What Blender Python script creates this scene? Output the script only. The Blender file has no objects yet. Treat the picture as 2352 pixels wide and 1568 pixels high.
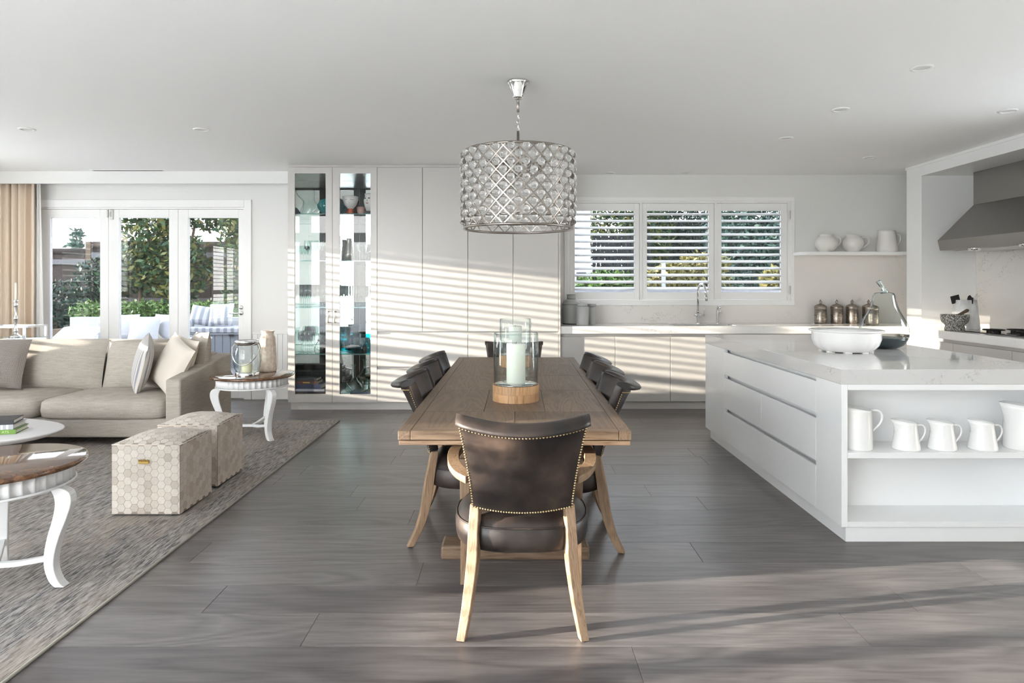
import bpy, bmesh, math, random
from math import pi, sin, cos, radians, atan2, sqrt
from mathutils import Vector, Matrix
random.seed(11)
SC = bpy.context.scene
COL = SC.collection

# ------------------------------------------------------------------ camera
F = 1500.0; CX = 1178.0; CY = 655.0; EYE = 1.367          # photo pixels (2352 x 1568), metres
cam_d = bpy.data.cameras.new('camera'); cam = bpy.data.objects.new('camera', cam_d); COL.objects.link(cam)
cam.location = (0, 0, EYE); cam.rotation_euler = (pi/2, 0, 0)
cam_d.sensor_width = 36; cam_d.lens = 36*F/2352
cam_d.shift_x = (1176-CX)/2352; cam_d.shift_y = (CY-784)/2352
cam_d.clip_start = 0.05; cam_d.clip_end = 300
SC.camera = cam
def PX(x, Y): return (x-CX)*Y/F            # photo column at depth Y -> world X
def PZ(y, Y): return EYE-(y-CY)*Y/F        # photo row at depth Y -> world Z

# ------------------------------------------------------------------ world, sun, exposure
SKY = 15.0; SUN_E = 27.0
SUN_DIR = Vector((1.0, 0.150, -0.112)).normalized()
w = bpy.data.worlds.new('world'); SC.world = w; w.use_nodes = True
nt = w.node_tree; nt.nodes.clear()
wo = nt.nodes.new('ShaderNodeOutputWorld'); bg = nt.nodes.new('ShaderNodeBackground')
tc = nt.nodes.new('ShaderNodeTexCoord'); sp = nt.nodes.new('ShaderNodeSeparateXYZ'); rp = nt.nodes.new('ShaderNodeValToRGB')
nt.links.new(tc.outputs['Generated'], sp.inputs[0]); nt.links.new(sp.outputs['Z'], rp.inputs[0])
rp.color_ramp.elements[0].position = 0.0; rp.color_ramp.elements[0].color = (1.0, 0.972, 0.935, 1)
rp.color_ramp.elements[1].position = 0.75; rp.color_ramp.elements[1].color = (0.70, 0.81, 0.98, 1)
nt.links.new(rp.outputs[0], bg.inputs[0]); bg.inputs[1].default_value = SKY
nt.links.new(bg.outputs[0], wo.inputs[0])
sl = bpy.data.lights.new('sun', 'SUN'); so = bpy.data.objects.new('sun', sl); COL.objects.link(so)
sl.energy = SUN_E; sl.color = (1.0, 0.90, 0.76); sl.angle = radians(0.40)
so.rotation_euler = (-SUN_DIR).to_track_quat('Z', 'Y').to_euler(); so.location = (-20, -3, 6)
def portal(loc, rot, sx, sy):
    l = bpy.data.lights.new('sky_portal', 'AREA'); o = bpy.data.objects.new('sky_portal', l); COL.objects.link(o)
    l.shape = 'RECTANGLE'; l.size = sx; l.size_y = sy; l.cycles.is_portal = True
    o.location = loc; o.rotation_euler = rot
portal((-4.3, -3.72, 1.9), (pi/2, 0, 0), 3.9, 3.5)            # rear glazing, light heads +Y
portal((-6.55, -1.6, 1.9), (pi/2, 0, -pi/2), 3.5, 3.5)         # added left rear glazing
portal((5.28, 4.02, 1.68), (pi/2, 0, pi/2), .96, 1.5)           # unseen window added beside the cooking alcove
portal((-6.52, 1.3, 1.42), (pi/2, 0, -pi/2), 1.5, 1.75)
portal((-6.52, 5.8, 1.42), (pi/2, 0, -pi/2), 1.85, 1.75)
portal((-4.45, 8.1, 1.2), (-pi/2, 0, 0), 2.5, 2.2)
portal((2.0, 8.1, 1.78), (-pi/2, 0, 0), 2.7, 1.2)
vs = SC.view_settings
SC.display_settings.display_device = 'sRGB'
vs.view_transform = 'Standard'; vs.look = 'None'; vs.gamma = 1.0; vs.use_curve_mapping = False
vs.exposure = 0.39
cy = SC.cycles
cy.use_denoising = True
try: cy.denoiser = 'OPENIMAGEDENOISE'
except Exception: pass
cy.max_bounces = 14; cy.diffuse_bounces = 10; cy.glossy_bounces = 6; cy.transmission_bounces = 12; cy.transparent_max_bounces = 16
cy.sample_clamp_indirect = 8.0; cy.caustics_reflective = False; cy.caustics_refractive = False; cy.blur_glossy = 0.5

# ------------------------------------------------------------------ object helpers
class B:
    """collects faces for one mesh"""
    def __init__(s): s.v = []; s.f = []; s.sm = []
    def add(s, vs, fs, smooth=False):
        n = len(s.v); s.v += [tuple(p) for p in vs]; s.f += [tuple(i+n for i in f) for f in fs]; s.sm += [smooth]*len(fs); return s
    def box(s, x0, x1, y0, y1, z0, z1):
        vs = [(x0,y0,z0),(x1,y0,z0),(x1,y1,z0),(x0,y1,z0),(x0,y0,z1),(x1,y0,z1),(x1,y1,z1),(x0,y1,z1)]
        return s.add(vs, [(0,3,2,1),(4,5,6,7),(0,1,5,4),(1,2,6,5),(2,3,7,6),(3,0,4,7)])
    def rings(s, rs, closed=True, caps=True, smooth=True, loop=False):
        """loft equal-length rings"""
        n = len(rs[0]); vs = [p for r in rs for p in r]; fs = []
        m = len(rs)
        for k in range(m if loop else m-1):
            a = k*n; b = ((k+1) % m)*n
            for i in range(n if closed else n-1):
                j = (i+1) % n; fs.append((a+i, a+j, b+j, b+i))
        s.add(vs, fs, smooth)
        if caps and not loop:
            nn = len(s.v)-len(vs)
            s.f.append(tuple(nn+i for i in reversed(range(n)))); s.sm.append(False)
            s.f.append(tuple(nn+(m-1)*n+i for i in range(n))); s.sm.append(False)
        return s
    def lathe(s, prof, n=24, c=(0,0,0), sx=1.0, sy=1.0, smooth=True, flute=None, caps=False):
        """prof [(r,z)...]; flute(angle, r, z)->r"""
        rs = []
        for r, z in prof:
            ring = []
            for i in range(n):
                a = 2*pi*i/n; rr = flute(a, r, z) if flute else r
                ring.append((c[0]+rr*cos(a)*sx, c[1]+rr*sin(a)*sy, c[2]+z))
            rs.append(ring)
        return s.rings(rs, True, caps, smooth)
    def tube(s, pts, r, n=10, loop=False, smooth=True, caps=True):
        pts = [Vector(p) for p in pts]; m = len(pts); rs = []
        R = r if isinstance(r, (list, tuple)) else [r]*m
        up = None
        for k in range(m):
            if loop: t = pts[(k+1) % m]-pts[k-1]
            else: t = pts[min(k+1, m-1)]-pts[max(k-1, 0)]
            t.normalize()
            if up is None:
                up = Vector((0,0,1)) if abs(t.z) < .9 else Vector((1,0,0))
            a = t.cross(up)
            if a.length < 1e-6: a = t.orthogonal()
            a.normalize(); b = a.cross(t).normalized(); up = b
            rs.append([tuple(pts[k]+a*R[k]*cos(2*pi*i/n)+b*R[k]*sin(2*pi*i/n)) for i in range(n)])
        return s.rings(rs, True, caps, smooth, loop)
    def bar(s, secs, smooth=False):
        """secs: (centre, half vec a, half vec b) rectangular sections"""
        rs = []
        for c, a, b in secs:
            c = Vector(c); a = Vector(a); b = Vector(b)
            rs.append([tuple(c-a-b), tuple(c+a-b), tuple(c+a+b), tuple(c-a+b)])
        return s.rings(rs, True, True, smooth)
    def prism(s, poly, z0, z1):
        n = len(poly)
        vs = [(x,y,z0) for x,y in poly]+[(x,y,z1) for x,y in poly]
        fs = [tuple(reversed(range(n))), tuple(range(n, 2*n))]+[(i,(i+1)%n,n+(i+1)%n,n+i) for i in range(n)]
        return s.add(vs, fs)
    def mesh(s, name):
        me = bpy.data.meshes.new(name); me.from_pydata(s.v, [], s.f)
        for p, k in zip(me.polygons, s.sm): p.use_smooth = k
        bm = bmesh.new(); bm.from_mesh(me); bmesh.ops.recalc_face_normals(bm, faces=bm.faces); bm.to_mesh(me); bm.free()
        return me
def link(name, data, parent=None, loc=(0,0,0), rot=(0,0,0)):
    o = bpy.data.objects.new(name, data); COL.objects.link(o); o.parent = parent; o.location = loc; o.rotation_euler = rot
    return o
def part(name, b, m, parent=None, loc=(0,0,0), rot=(0,0,0), bevel=0, seg=2, label=None, subsurf=0, kind=None):
    me = b.mesh(name) if isinstance(b, B) else b
    if isinstance(m, str): m = M[m]
    if not me.materials: me.materials.append(m)
    o = link(name, me, parent, loc, rot)
    if bevel:
        md = o.modifiers.new('bevel', 'BEVEL'); md.width = bevel; md.segments = seg; md.limit_method = 'ANGLE'; md.angle_limit = radians(40)
        md.harden_normals = False
    if subsurf:
        md = o.modifiers.new('sub', 'SUBSURF'); md.levels = subsurf; md.render_levels = subsurf
    if label: o['label'] = label
    if kind: o['kind'] = kind
    return o
def tag(o, label, cat, group=None):
    o['label'] = label; o['category'] = cat
    if group: o['group'] = group
    return o
def thing(name, label, cat, loc=(0,0,0), rz=0, group=None):
    return tag(link(name, None, None, loc, (0,0,rz)), label, cat, group)
def struct(name, b, m, parent=None, **k):
    o = part(name, b, m, parent, **k); o['kind'] = 'structure'
    return o
def sempty(name, loc=(0,0,0), rz=0):
    o = link(name, None, None, loc, (0,0,rz)); o['kind'] = 'structure'; return o
def copy_tree(o, parent=None):
    c = o.copy(); COL.objects.link(c); c.parent = parent
    for ch in [x for x in KIDS.get(o.name, list(o.children))]: copy_tree(ch, c)
    return c
KIDS = {}
def spline(pts, k=4):
    """Catmull-Rom through tuples of any length"""
    out = []
    for i in range(len(pts)-1):
        p0, p1, p2, p3 = pts[max(i-1, 0)], pts[i], pts[i+1], pts[min(i+2, len(pts)-1)]
        for j in range(k):
            t = j/k
            out.append(tuple(.5*(2*b+(c-a)*t+(2*a-5*b+4*c-d)*t*t+(3*b-a-3*c+d)*t**3) for a, b, c, d in zip(p0, p1, p2, p3)))
    return out+[tuple(pts[-1])]
def bx(x0, x1, y0, y1, z0, z1): return B().box(x0, x1, y0, y1, z0, z1)

# ------------------------------------------------------------------ materials
M = {}
def mat(name, col=(.8,.8,.8), rough=.5, metal=0., trans=0., ior=1.45, spec=.5, coat=0., alpha=1.):
    m = bpy.data.materials.new(name); m.use_nodes = True; M[name] = m
    p = m.node_tree.nodes['Principled BSDF']
    p.inputs['Base Color'].default_value = (*col, 1); p.inputs['Roughness'].default_value = rough; p.inputs['Metallic'].default_value = metal
    p.inputs['Transmission Weight'].default_value = trans; p.inputs['IOR'].default_value = ior; p.inputs['Specular IOR Level'].default_value = spec
    p.inputs['Coat Weight'].default_value = coat; p.inputs['Coat Roughness'].default_value = .05
    return m
class N:
    """node shorthand for one material"""
    def __init__(s, name): s.m = M[name]; s.t = s.m.node_tree; s.p = s.t.nodes['Principled BSDF']
    def new(s, typ, ins=None, **k):
        n = s.t.nodes.new(typ)
        for a, b in k.items(): setattr(n, a, b)
        for a, b in (ins or {}).items():
            if isinstance(b, bpy.types.NodeSocket): s.t.links.new(b, n.inputs[a])
            else: n.inputs[a].default_value = b
        return n
    def coord(s, scale=(1,1,1), rnd=0., rot=(0,0,0), which='Object'):
        c = s.new('ShaderNodeTexCoord').outputs[which]
        if rnd:
            oi = s.new('ShaderNodeObjectInfo'); mu = s.new('ShaderNodeMath', {0: oi.outputs['Random'], 1: rnd}, operation='MULTIPLY')
            c = s.new('ShaderNodeVectorMath', {0: c, 1: mu.outputs[0]}, operation='ADD').outputs[0]
        return s.new('ShaderNodeMapping', {'Vector': c, 'Scale': scale, 'Rotation': rot}).outputs[0]
    def noise(s, vec, scale=5, detail=4, rough=.5, dist=0.):
        return s.new('ShaderNodeTexNoise', {'Vector': vec, 'Scale': scale, 'Detail': detail, 'Roughness': rough, 'Distortion': dist}).outputs[0]
    def ramp(s, fac, stops):
        r = s.new('ShaderNodeValToRGB', {0: fac}); e = r.color_ramp.elements
        while len(e) < len(stops): e.new(.5)
        for k, (p, c) in enumerate(stops):
            e[k].position = p; e[k].color = (*c, 1) if len(c) == 3 else c
        return r.outputs[0]
    def mix(s, fac, a, b, mode='MIX'):
        n = s.new('ShaderNodeMix', data_type='RGBA', blend_type=mode)
        for i, v in ((0, fac), (6, a), (7, b)):
            if isinstance(v, bpy.types.NodeSocket): s.t.links.new(v, n.inputs[i])
            else: n.inputs[i].default_value = v if not isinstance(v, tuple) or len(v) == 4 else (*v, 1)
        return n.outputs[2]
    def col(s, sock): s.t.links.new(sock, s.p.inputs['Base Color'])
    def rough(s, sock): s.t.links.new(sock, s.p.inputs['Roughness'])
    def bump(s, h, strength=.2, dist=.002):
        b = s.new('ShaderNodeBump', {'Height': h, 'Strength': strength, 'Distance': dist}); s.t.links.new(b.outputs[0], s.p.inputs['Normal'])
g3 = lambda v: (v, v, v)

mat('wall_paint', (.75,.745,.73), .7); mat('ceiling_paint', (.90,.895,.885), .8); mat('trim_white', (.85,.845,.835), .45)
mat('bounce_tile', (.80,.78,.75), .5)  # pale reflector floor for the unseen space behind the camera
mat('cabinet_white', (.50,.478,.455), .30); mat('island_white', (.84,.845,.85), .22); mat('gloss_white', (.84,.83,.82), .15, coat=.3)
mat('china', (.85,.845,.835), .18, coat=.4); mat('jug_cream', (.74,.72,.68), .35)
mat('chrome', (.82,.82,.82), .08, 1.); mat('nickel', (.34,.31,.28), .36, 1.); mat('steel', (.55,.54,.52), .28, 1.)
mat('hood_steel', (.30,.285,.27), .42, .85); mat('black_gloss', (.012,.012,.012), .08); mat('iron', (.03,.03,.03), .5, .6)
mat('brass', (.62,.47,.26), .28, 1.); mat('brass_plate', (.55,.37,.12), .3, 1.)
mat('mirror', (.86,.90,.88), .01, 1.)
mat('glass', (.98,1.,.99), .0, trans=1., ior=1.45); mat('crystal', (1.,1.,1.), .0, trans=1., ior=1.5)
mat('glass_green', (.25,.55,.50), .02, trans=.8, ior=1.45); mat('glass_teal', (.05,.62,.72), .02, trans=.85, ior=1.4)
mat('glass_blue', (.80,.93,.94), .0, trans=1., ior=1.4); mat('glass_smoke', (.22,.24,.16), .02, trans=.8, ior=1.4)
mat('glass_base', (.03,.07,.09), .02, trans=.6, ior=1.45)
mat('wax', (.80,.80,.70), .5); mat('wax_yellow', (.85,.78,.52), .5)
N('wax').p.inputs['Subsurface Weight'].default_value = .3; N('wax').p.inputs['Subsurface Radius'].default_value = (.03,.02,.01)
mat('rubber', (.02,.02,.02), .6); mat('seam_dark', (.25,.24,.23), .7)
mat('teal_glaze', (.01,.17,.18), .2); mat('red_glaze', (.55,.10,.05), .3); mat('pink_glaze', (.50,.30,.27), .35); mat('face_white', (.62,.60,.58), .35)
mat('paint_black', (.02,.02,.02), .5); mat('lip_red', (.30,.04,.04), .4)
mat('pot_grey', (.30,.29,.27), .3, .7)
mat('book_black', (.02,.02,.025), .5); mat('book_brown', (.10,.035,.02), .5); mat('book_navy', (.02,.03,.07), .5); mat('book_green', (.12,.24,.03), .45)
mat('book_grey', (.35,.35,.40), .5); mat('paper', (.75,.72,.65), .8); mat('print_white', (.8,.8,.75), .6); mat('print_green', (.45,.6,.25), .6)
mat('bark', (.12,.085,.06), .9); mat('outdoor_white', (.38,.395,.42), .7); mat('fabric_white', (.42,.42,.425), .9)
mat('deck_board', (.20,.19,.18), .7); mat('bounce_paving', (.62,.60,.56), .9); mat('grey_board', (.20,.21,.225), .7); mat('rail_grey', (.13,.13,.14), .8)
mat('pool_teal', (.05,.35,.42), .1); mat('dark_fence', (.014,.015,.019), .8); mat('house_white', (.52,.53,.55), .8); mat('house_roof', (.10,.09,.09), .8)
mat('lamp_diffuser', (.75,.74,.72), .5); mat('bulb', (.9,.88,.82), .3)

def thin_glass(name, tint, fres=1.5, gl=1.0, edge=None):
    m = bpy.data.materials.new(name); m.use_nodes = True; M[name] = m; t = m.node_tree; t.nodes.clear()
    o = t.nodes.new('ShaderNodeOutputMaterial'); mx = t.nodes.new('ShaderNodeMixShader'); tr = t.nodes.new('ShaderNodeBsdfTransparent')
    gl_ = t.nodes.new('ShaderNodeBsdfGlossy'); fr = t.nodes.new('ShaderNodeFresnel')
    tr.inputs[0].default_value = (*tint, 1); gl_.inputs['Roughness'].default_value = 0.0; gl_.inputs[0].default_value = (*g3(gl), 1); fr.inputs[0].default_value = fres
    if edge:                                  # longer path through the wall of the glass near its outline
        lw = t.nodes.new('ShaderNodeLayerWeight'); lw.inputs[0].default_value = .5; er = t.nodes.new('ShaderNodeValToRGB')
        e = er.color_ramp.elements; e[0].position = .45; e[0].color = (*tint, 1); e[1].position = .97; e[1].color = (*edge, 1)
        t.links.new(lw.outputs['Facing'], er.inputs[0]); t.links.new(er.outputs[0], tr.inputs[0])
    ge = t.nodes.new('ShaderNodeNewGeometry'); fm = t.nodes.new('ShaderNodeMath'); fm.operation = 'SUBTRACT'; fm.inputs[0].default_value = 1.0
    t.links.new(ge.outputs['Backfacing'], fm.inputs[1]); fk = t.nodes.new('ShaderNodeMath'); fk.operation = 'MULTIPLY'
    t.links.new(fr.outputs[0], fk.inputs[0]); t.links.new(fm.outputs[0], fk.inputs[1])
    t.links.new(fk.outputs[0], mx.inputs[0]); t.links.new(tr.outputs[0], mx.inputs[1]); t.links.new(gl_.outputs[0], mx.inputs[2]); t.links.new(mx.outputs[0], o.inputs[0])
thin_glass('pane_glass', (.97,.98,.98), 1.45); thin_glass('pane_tint', (.48,.485,.49), 1.5); thin_glass('shelf_glass', (.86,.93,.91), 1.4)  # grey tint of the door and kitchen panes added to dim the garden
thin_glass('stem_glass', (.93,.97,.96), 1.55, edge=(.42,.52,.50)); thin_glass('hurricane_glass', (.96,.98,.98), 1.5, edge=(.55,.62,.62))
thin_glass('teal_thin', (.55,.90,.93), 1.5, edge=(.03,.42,.50)); thin_glass('pear_glass', (.90,.93,.92), 1.6, edge=(.20,.26,.26))

def wood(name, c1, c2, c3, rough=.45, axis='X', scale=1., rnd=20., bump=.15, contrast=(.3,.7)):
    mat(name, c2, rough); n = N(name)
    st = {'X': (1.2, 14, 14), 'Y': (14, 1.2, 14), 'Z': (14, 14, 1.2)}[axis]
    v = n.coord(tuple(a*scale for a in st), rnd)
    st2 = {'X': (.35, 3, 3), 'Y': (3, .35, 3), 'Z': (3, 3, .35)}[axis]
    v2 = n.coord(tuple(a*scale for a in st2), rnd)
    big = n.noise(v2, 1.0, 3, .55, .6)
    wv = n.new('ShaderNodeMath', {0: big, 1: 16.0}, operation='MULTIPLY').outputs[0]
    sn = n.new('ShaderNodeMath', {0: wv}, operation='FRACT').outputs[0]
    tri = n.new('ShaderNodeMath', {0: sn, 1: .5}, operation='SUBTRACT').outputs[0]
    tri = n.new('ShaderNodeMath', {0: tri}, operation='ABSOLUTE').outputs[0]
    fine = n.noise(v, 5.0, 5, .65)
    s1 = n.new('ShaderNodeMath', {0: tri, 1: .55, 2: fine}, operation='MULTIPLY_ADD').outputs[0]
    col = n.ramp(s1, [(contrast[0]+.05, c1), (.55, c2), (contrast[1]+.15, c3)])
    oi = n.new('ShaderNodeObjectInfo')
    hs = n.new('ShaderNodeMath', {0: oi.outputs['Random'], 1: .35, 2: .83}, operation='MULTIPLY_ADD').outputs[0]
    sc = n.new('ShaderNodeVectorMath', {0: col, 'Scale': hs}, operation='SCALE').outputs[0]
    n.col(sc); n.bump(s1, bump, .0015)
    r = n.new('ShaderNodeMath', {0: fine, 1: .25, 2: rough-.12}, operation='MULTIPLY_ADD').outputs[0]; n.rough(r)
wood('floor_oak', (.086,.076,.075), (.122,.109,.108), (.170,.155,.152), .34, 'X', .8)
wood('table_oak', (.066,.040,.025), (.132,.086,.055), (.182,.124,.082), .50, 'Y', 1.6, 20, .3)
wood('table_oak_x', (.075,.045,.028), (.150,.096,.060), (.205,.138,.090), .50, 'X', 1.6, 20, .3)
wood('chair_oak', (.155,.095,.056), (.245,.158,.095), (.32,.215,.137), .5, 'Z', 2., 20, .2)
wood('acacia', (.30,.16,.07), (.45,.26,.13), (.55,.34,.18), .4, 'Z', 3., 20, .05)

mat('leather', (.02,.015,.012), .36, spec=.5); n = N('leather')
v = n.coord((1,1,1), 3.); a = n.noise(v, 5., 4, .6); n.col(n.ramp(a, [(.36, (.011,.0095,.0095)), (.54, (.030,.022,.019)), (.74, (.080,.054,.041))]))
b_ = n.noise(n.coord((1,1,1)), 160., 2, .5); n.bump(b_, .12, .001); n.rough(n.ramp(a, [(.3, g3(.30)), (.7, g3(.46))]))

mat('sofa_fabric', (.5,.45,.38), .9); n = N('sofa_fabric')
a = n.noise(n.coord((6,6,70)), 1.5, 4, .6); b_ = n.noise(n.coord((40,40,40)), 6., 2, .5); c_ = n.noise(n.coord((1,1,1)), 3., 3, .5)
f1 = n.ramp(a, [(.30, (.36,.325,.28)), (.70, (.46,.42,.37))]); f2 = n.ramp(b_, [(.3, g3(.82)), (.7, g3(1.1))])
n.col(n.mix(1., f1, f2, 'MULTIPLY')); n.bump(b_, .4, .002)
mat('knit_fabric', (.42,.36,.32), .95); n = N('knit_fabric')
wv = n.new('ShaderNodeTexWave', {'Vector': n.coord(), 'Scale': 34., 'Distortion': 1.}, bands_direction='Z').outputs[1]
wx = n.new('ShaderNodeTexWave', {'Vector': n.coord(), 'Scale': 44., 'Distortion': .6}, bands_direction='X').outputs[1]
k = n.mix(1., wv, wx, 'MULTIPLY'); n.col(n.mix(k, (.18,.15,.14), (.50,.45,.40))); n.bump(k, .5, .004)
mat('stripe_knit', (.5,.5,.5), .95); n = N('stripe_knit')
wx = n.new('ShaderNodeTexWave', {'Vector': n.coord(), 'Scale': 11., 'Distortion': .2}, bands_direction='X').outputs[1]
wz = n.new('ShaderNodeTexWave', {'Vector': n.coord(), 'Scale': 42., 'Distortion': .6}, bands_direction='Z').outputs[1]
k = wx; n.col(n.mix(n.ramp(k, [(.2, g3(0)), (.5, g3(1))]), (.26,.26,.30), (.58,.55,.51))); n.bump(k, .4, .003)
mat('cream_fabric', (.66,.60,.53), .95); n = N('cream_fabric'); n.bump(n.noise(n.coord(), 120., 2), .3, .001)
mat('stripe_outdoor', (.8,.8,.8), .9); n = N('stripe_outdoor')
wx = n.new('ShaderNodeTexWave', {'Vector': n.coord(), 'Scale': 2.6}, bands_direction='X').outputs[1]
n.col(n.ramp(wx, [(.45, (.23,.24,.26)), (.55, (.42,.42,.43))]))
mat('curtain_beige', (.60,.45,.33), .9); n = N('curtain_beige'); n.p.inputs['Transmission Weight'].default_value = 0.
a = n.noise(n.coord((60,60,4)), 3., 3); n.col(n.ramp(a, [(.2, (.64,.53,.42)), (.8, (.72,.61,.50))]))
mat('curtain_sheer', (.82,.80,.78), .9)

mat('rug_wool', (.3,.28,.26), .97); n = N('rug_wool')
a = n.noise(n.coord((95,9,1)), 1.0, 5, .75); b_ = n.noise(n.coord((1.2,.35,1)), 1.6, 3, .6); c_ = n.noise(n.coord((9,2,1)), 1., 3, .6)
f1 = n.ramp(a, [(.40, (.06,.06,.066)), (.50, (.24,.225,.215)), (.60, (.44,.41,.385))])
f2 = n.ramp(a, [(.32, (.13,.11,.098)), (.50, (.33,.285,.25)), (.66, (.44,.40,.36))])
k = n.mix(.5, b_, c_); n.col(n.mix(n.ramp(k, [(.42, g3(0)), (.58, g3(1))]), f1, f2)); n.bump(a, .6, .004)
mat('rug_edge', (.33,.31,.27), .95)

def stone(name, base, vein, rough=.12, amt=.8, coat=.2):
    mat(name, base, rough, coat=coat); n = N(name)
    v = n.coord((1,1,1)); d = n.noise(v, 1.3, 6, .62, 1.8)
    s1 = n.new('ShaderNodeMath', {0: d, 1: .5}, operation='SUBTRACT').outputs[0]; s1 = n.new('ShaderNodeMath', {0: s1}, operation='ABSOLUTE').outputs[0]
    k = n.ramp(s1, [(.0, g3(1)), (.018, g3(0))])
    sp_ = n.noise(v, 60., 3, .6); k2 = n.mix(1., k, n.ramp(sp_, [(.45, g3(0)), (.65, g3(1))]), 'MULTIPLY')
    br = n.ramp(n.noise(v, 1.0, 2), [(.5, g3(0)), (.62, g3(1))]); k3 = n.mix(1., k2, br, 'MULTIPLY')
    k4 = n.new('ShaderNodeMath', {0: k3, 1: amt}, operation='MULTIPLY').outputs[0]
    n.col(n.mix(k4, base, vein))
stone('stone_white', (.76,.745,.725), (.42,.40,.38), .14)
stone('stone_top', (.60,.59,.585), (.35,.34,.33), .07)
stone('stone_splash', (.75,.715,.685), (.40,.38,.36), .22, .9, 0.)
mat('granite', (.3,.3,.28), .7); n = N('granite'); n.col(n.ramp(n.noise(n.coord(), 95., 2, .5), [(.42, (.06,.06,.055)), (.52, (.30,.29,.26)), (.62, (.55,.53,.48))]))
mat('marble_crock', (.78,.77,.76), .3); n = N('marble_crock'); n.col(n.ramp(n.noise(n.coord((1,1,.4)), 9., 4, .6), [(.35, (.58,.57,.57)), (.6, (.82,.81,.80))]))
mat('pewter', (.35,.31,.27), .32, .95); n = N('pewter'); a = n.noise(n.coord((3,3,22)), 4., 4, .6, .5); n.col(n.ramp(a, [(.35, (.17,.145,.125)), (.62, (.42,.37,.32))])); n.rough(n.ramp(a, [(.3, g3(.45)), (.7, g3(.22))]))
mat('pen_shell', (.2,.1,.05), .06, coat=.6); n = N('pen_shell')
vo = n.new('ShaderNodeTexVoronoi', {'Vector': n.coord((1.2,2.6,2.)), 'Scale': 9., 'Randomness': .9}, distance='CHEBYCHEV').outputs['Color']
a = n.noise(n.coord((4,13,9)), 4., 6, .7, 1.2); k = n.mix(.22, a, vo)
n.col(n.ramp(n.new('ShaderNodeRGBToBW', {0: k}).outputs[0], [(.30, (.040,.020,.012)), (.5, (.115,.055,.028)), (.70, (.24,.125,.065))]))
mat('hide', (.60,.53,.46), .8); n = N('hide')
oi = n.new('ShaderNodeObjectInfo'); base = n.ramp(oi.outputs['Random'], [(0, (.46,.40,.345)), (.35, (.60,.54,.475)), (.7, (.66,.60,.54)), (1., (.54,.49,.44))])
a = n.noise(n.coord((90,90,30)), 2., 3, .6); n.col(n.mix(1., base, n.ramp(a, [(.3, g3(.86)), (.7, g3(1.08))]), 'MULTIPLY'))
mat('hide_base', (.30,.255,.215), .9); mat('hide_side_lit', (.52,.43,.36), .85)
n = N('hide_side_lit'); a = n.new('ShaderNodeNewGeometry').outputs['Random Per Island']; n.col(n.ramp(a, [(0, (.58,.49,.415)), (.5, (.72,.63,.55)), (1, (.76,.69,.62))]))  # side patches lightened to stand for warm light on them
mat('jar_weave', (.42,.42,.41), .55); n = N('jar_weave')
wz = n.new('ShaderNodeTexChecker', {'Vector': n.coord((1,1,1)), 'Scale': 240., 'Color1': (.55,.55,.53,1), 'Color2': (.27,.28,.28,1)}).outputs[0]; n.col(wz)
mat('vase_cream', (.62,.50,.40), .3); n = N('vase_cream'); a = n.noise(n.coord((1,1,1)), 30., 3, .6); n.bump(a, .5, .006); n.col(n.ramp(a, [(.3, (.50,.38,.29)), (.7, (.70,.60,.50))]))
mat('table_white', (.80,.80,.80), .35); mat('plaster_white', (.66,.645,.64), .55)
def leaf(name, c1, c2, c3):
    mat(name, c2, .45); n = N(name); g = n.new('ShaderNodeNewGeometry')
    n.col(n.ramp(g.outputs['Random Per Island'], [(0, c1), (.5, c2), (1, c3)]))
leaf('leaf_magnolia', (.011,.040,.018), (.034,.092,.028), (.20,.17,.036)); leaf('leaf_hedge', (.035,.085,.014), (.085,.17,.030), (.15,.24,.055))  # the magnolia's gold stop paints in sun on the crowns
leaf('leaf_dark', (.008,.022,.017), (.018,.045,.031), (.042,.072,.034)); leaf('leaf_sunlit', (.08,.095,.02), (.22,.20,.06), (.38,.33,.14)); leaf('leaf_blue', (.020,.048,.043), (.042,.09,.072), (.075,.135,.095))  # the gold leaf set paints low sunlight into the shrubs
mat('brush_fence', (.07,.05,.045), .95); n = N('brush_fence'); a = n.noise(n.coord((60,60,2)), 2., 4, .7); n.col(n.ramp(a, [(.35, (.014,.010,.010)), (.65, (.07,.052,.046))]))
# ================================================================== THE SETTING
WY = 7.83                       # inner face of the far wall
CEIL = 2.69
XL, XR, YR = -6.3, 5.05, -3.5   # inner faces of left, right, rear walls
HI = 3.75                       # roof of the tall space behind the camera

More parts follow.
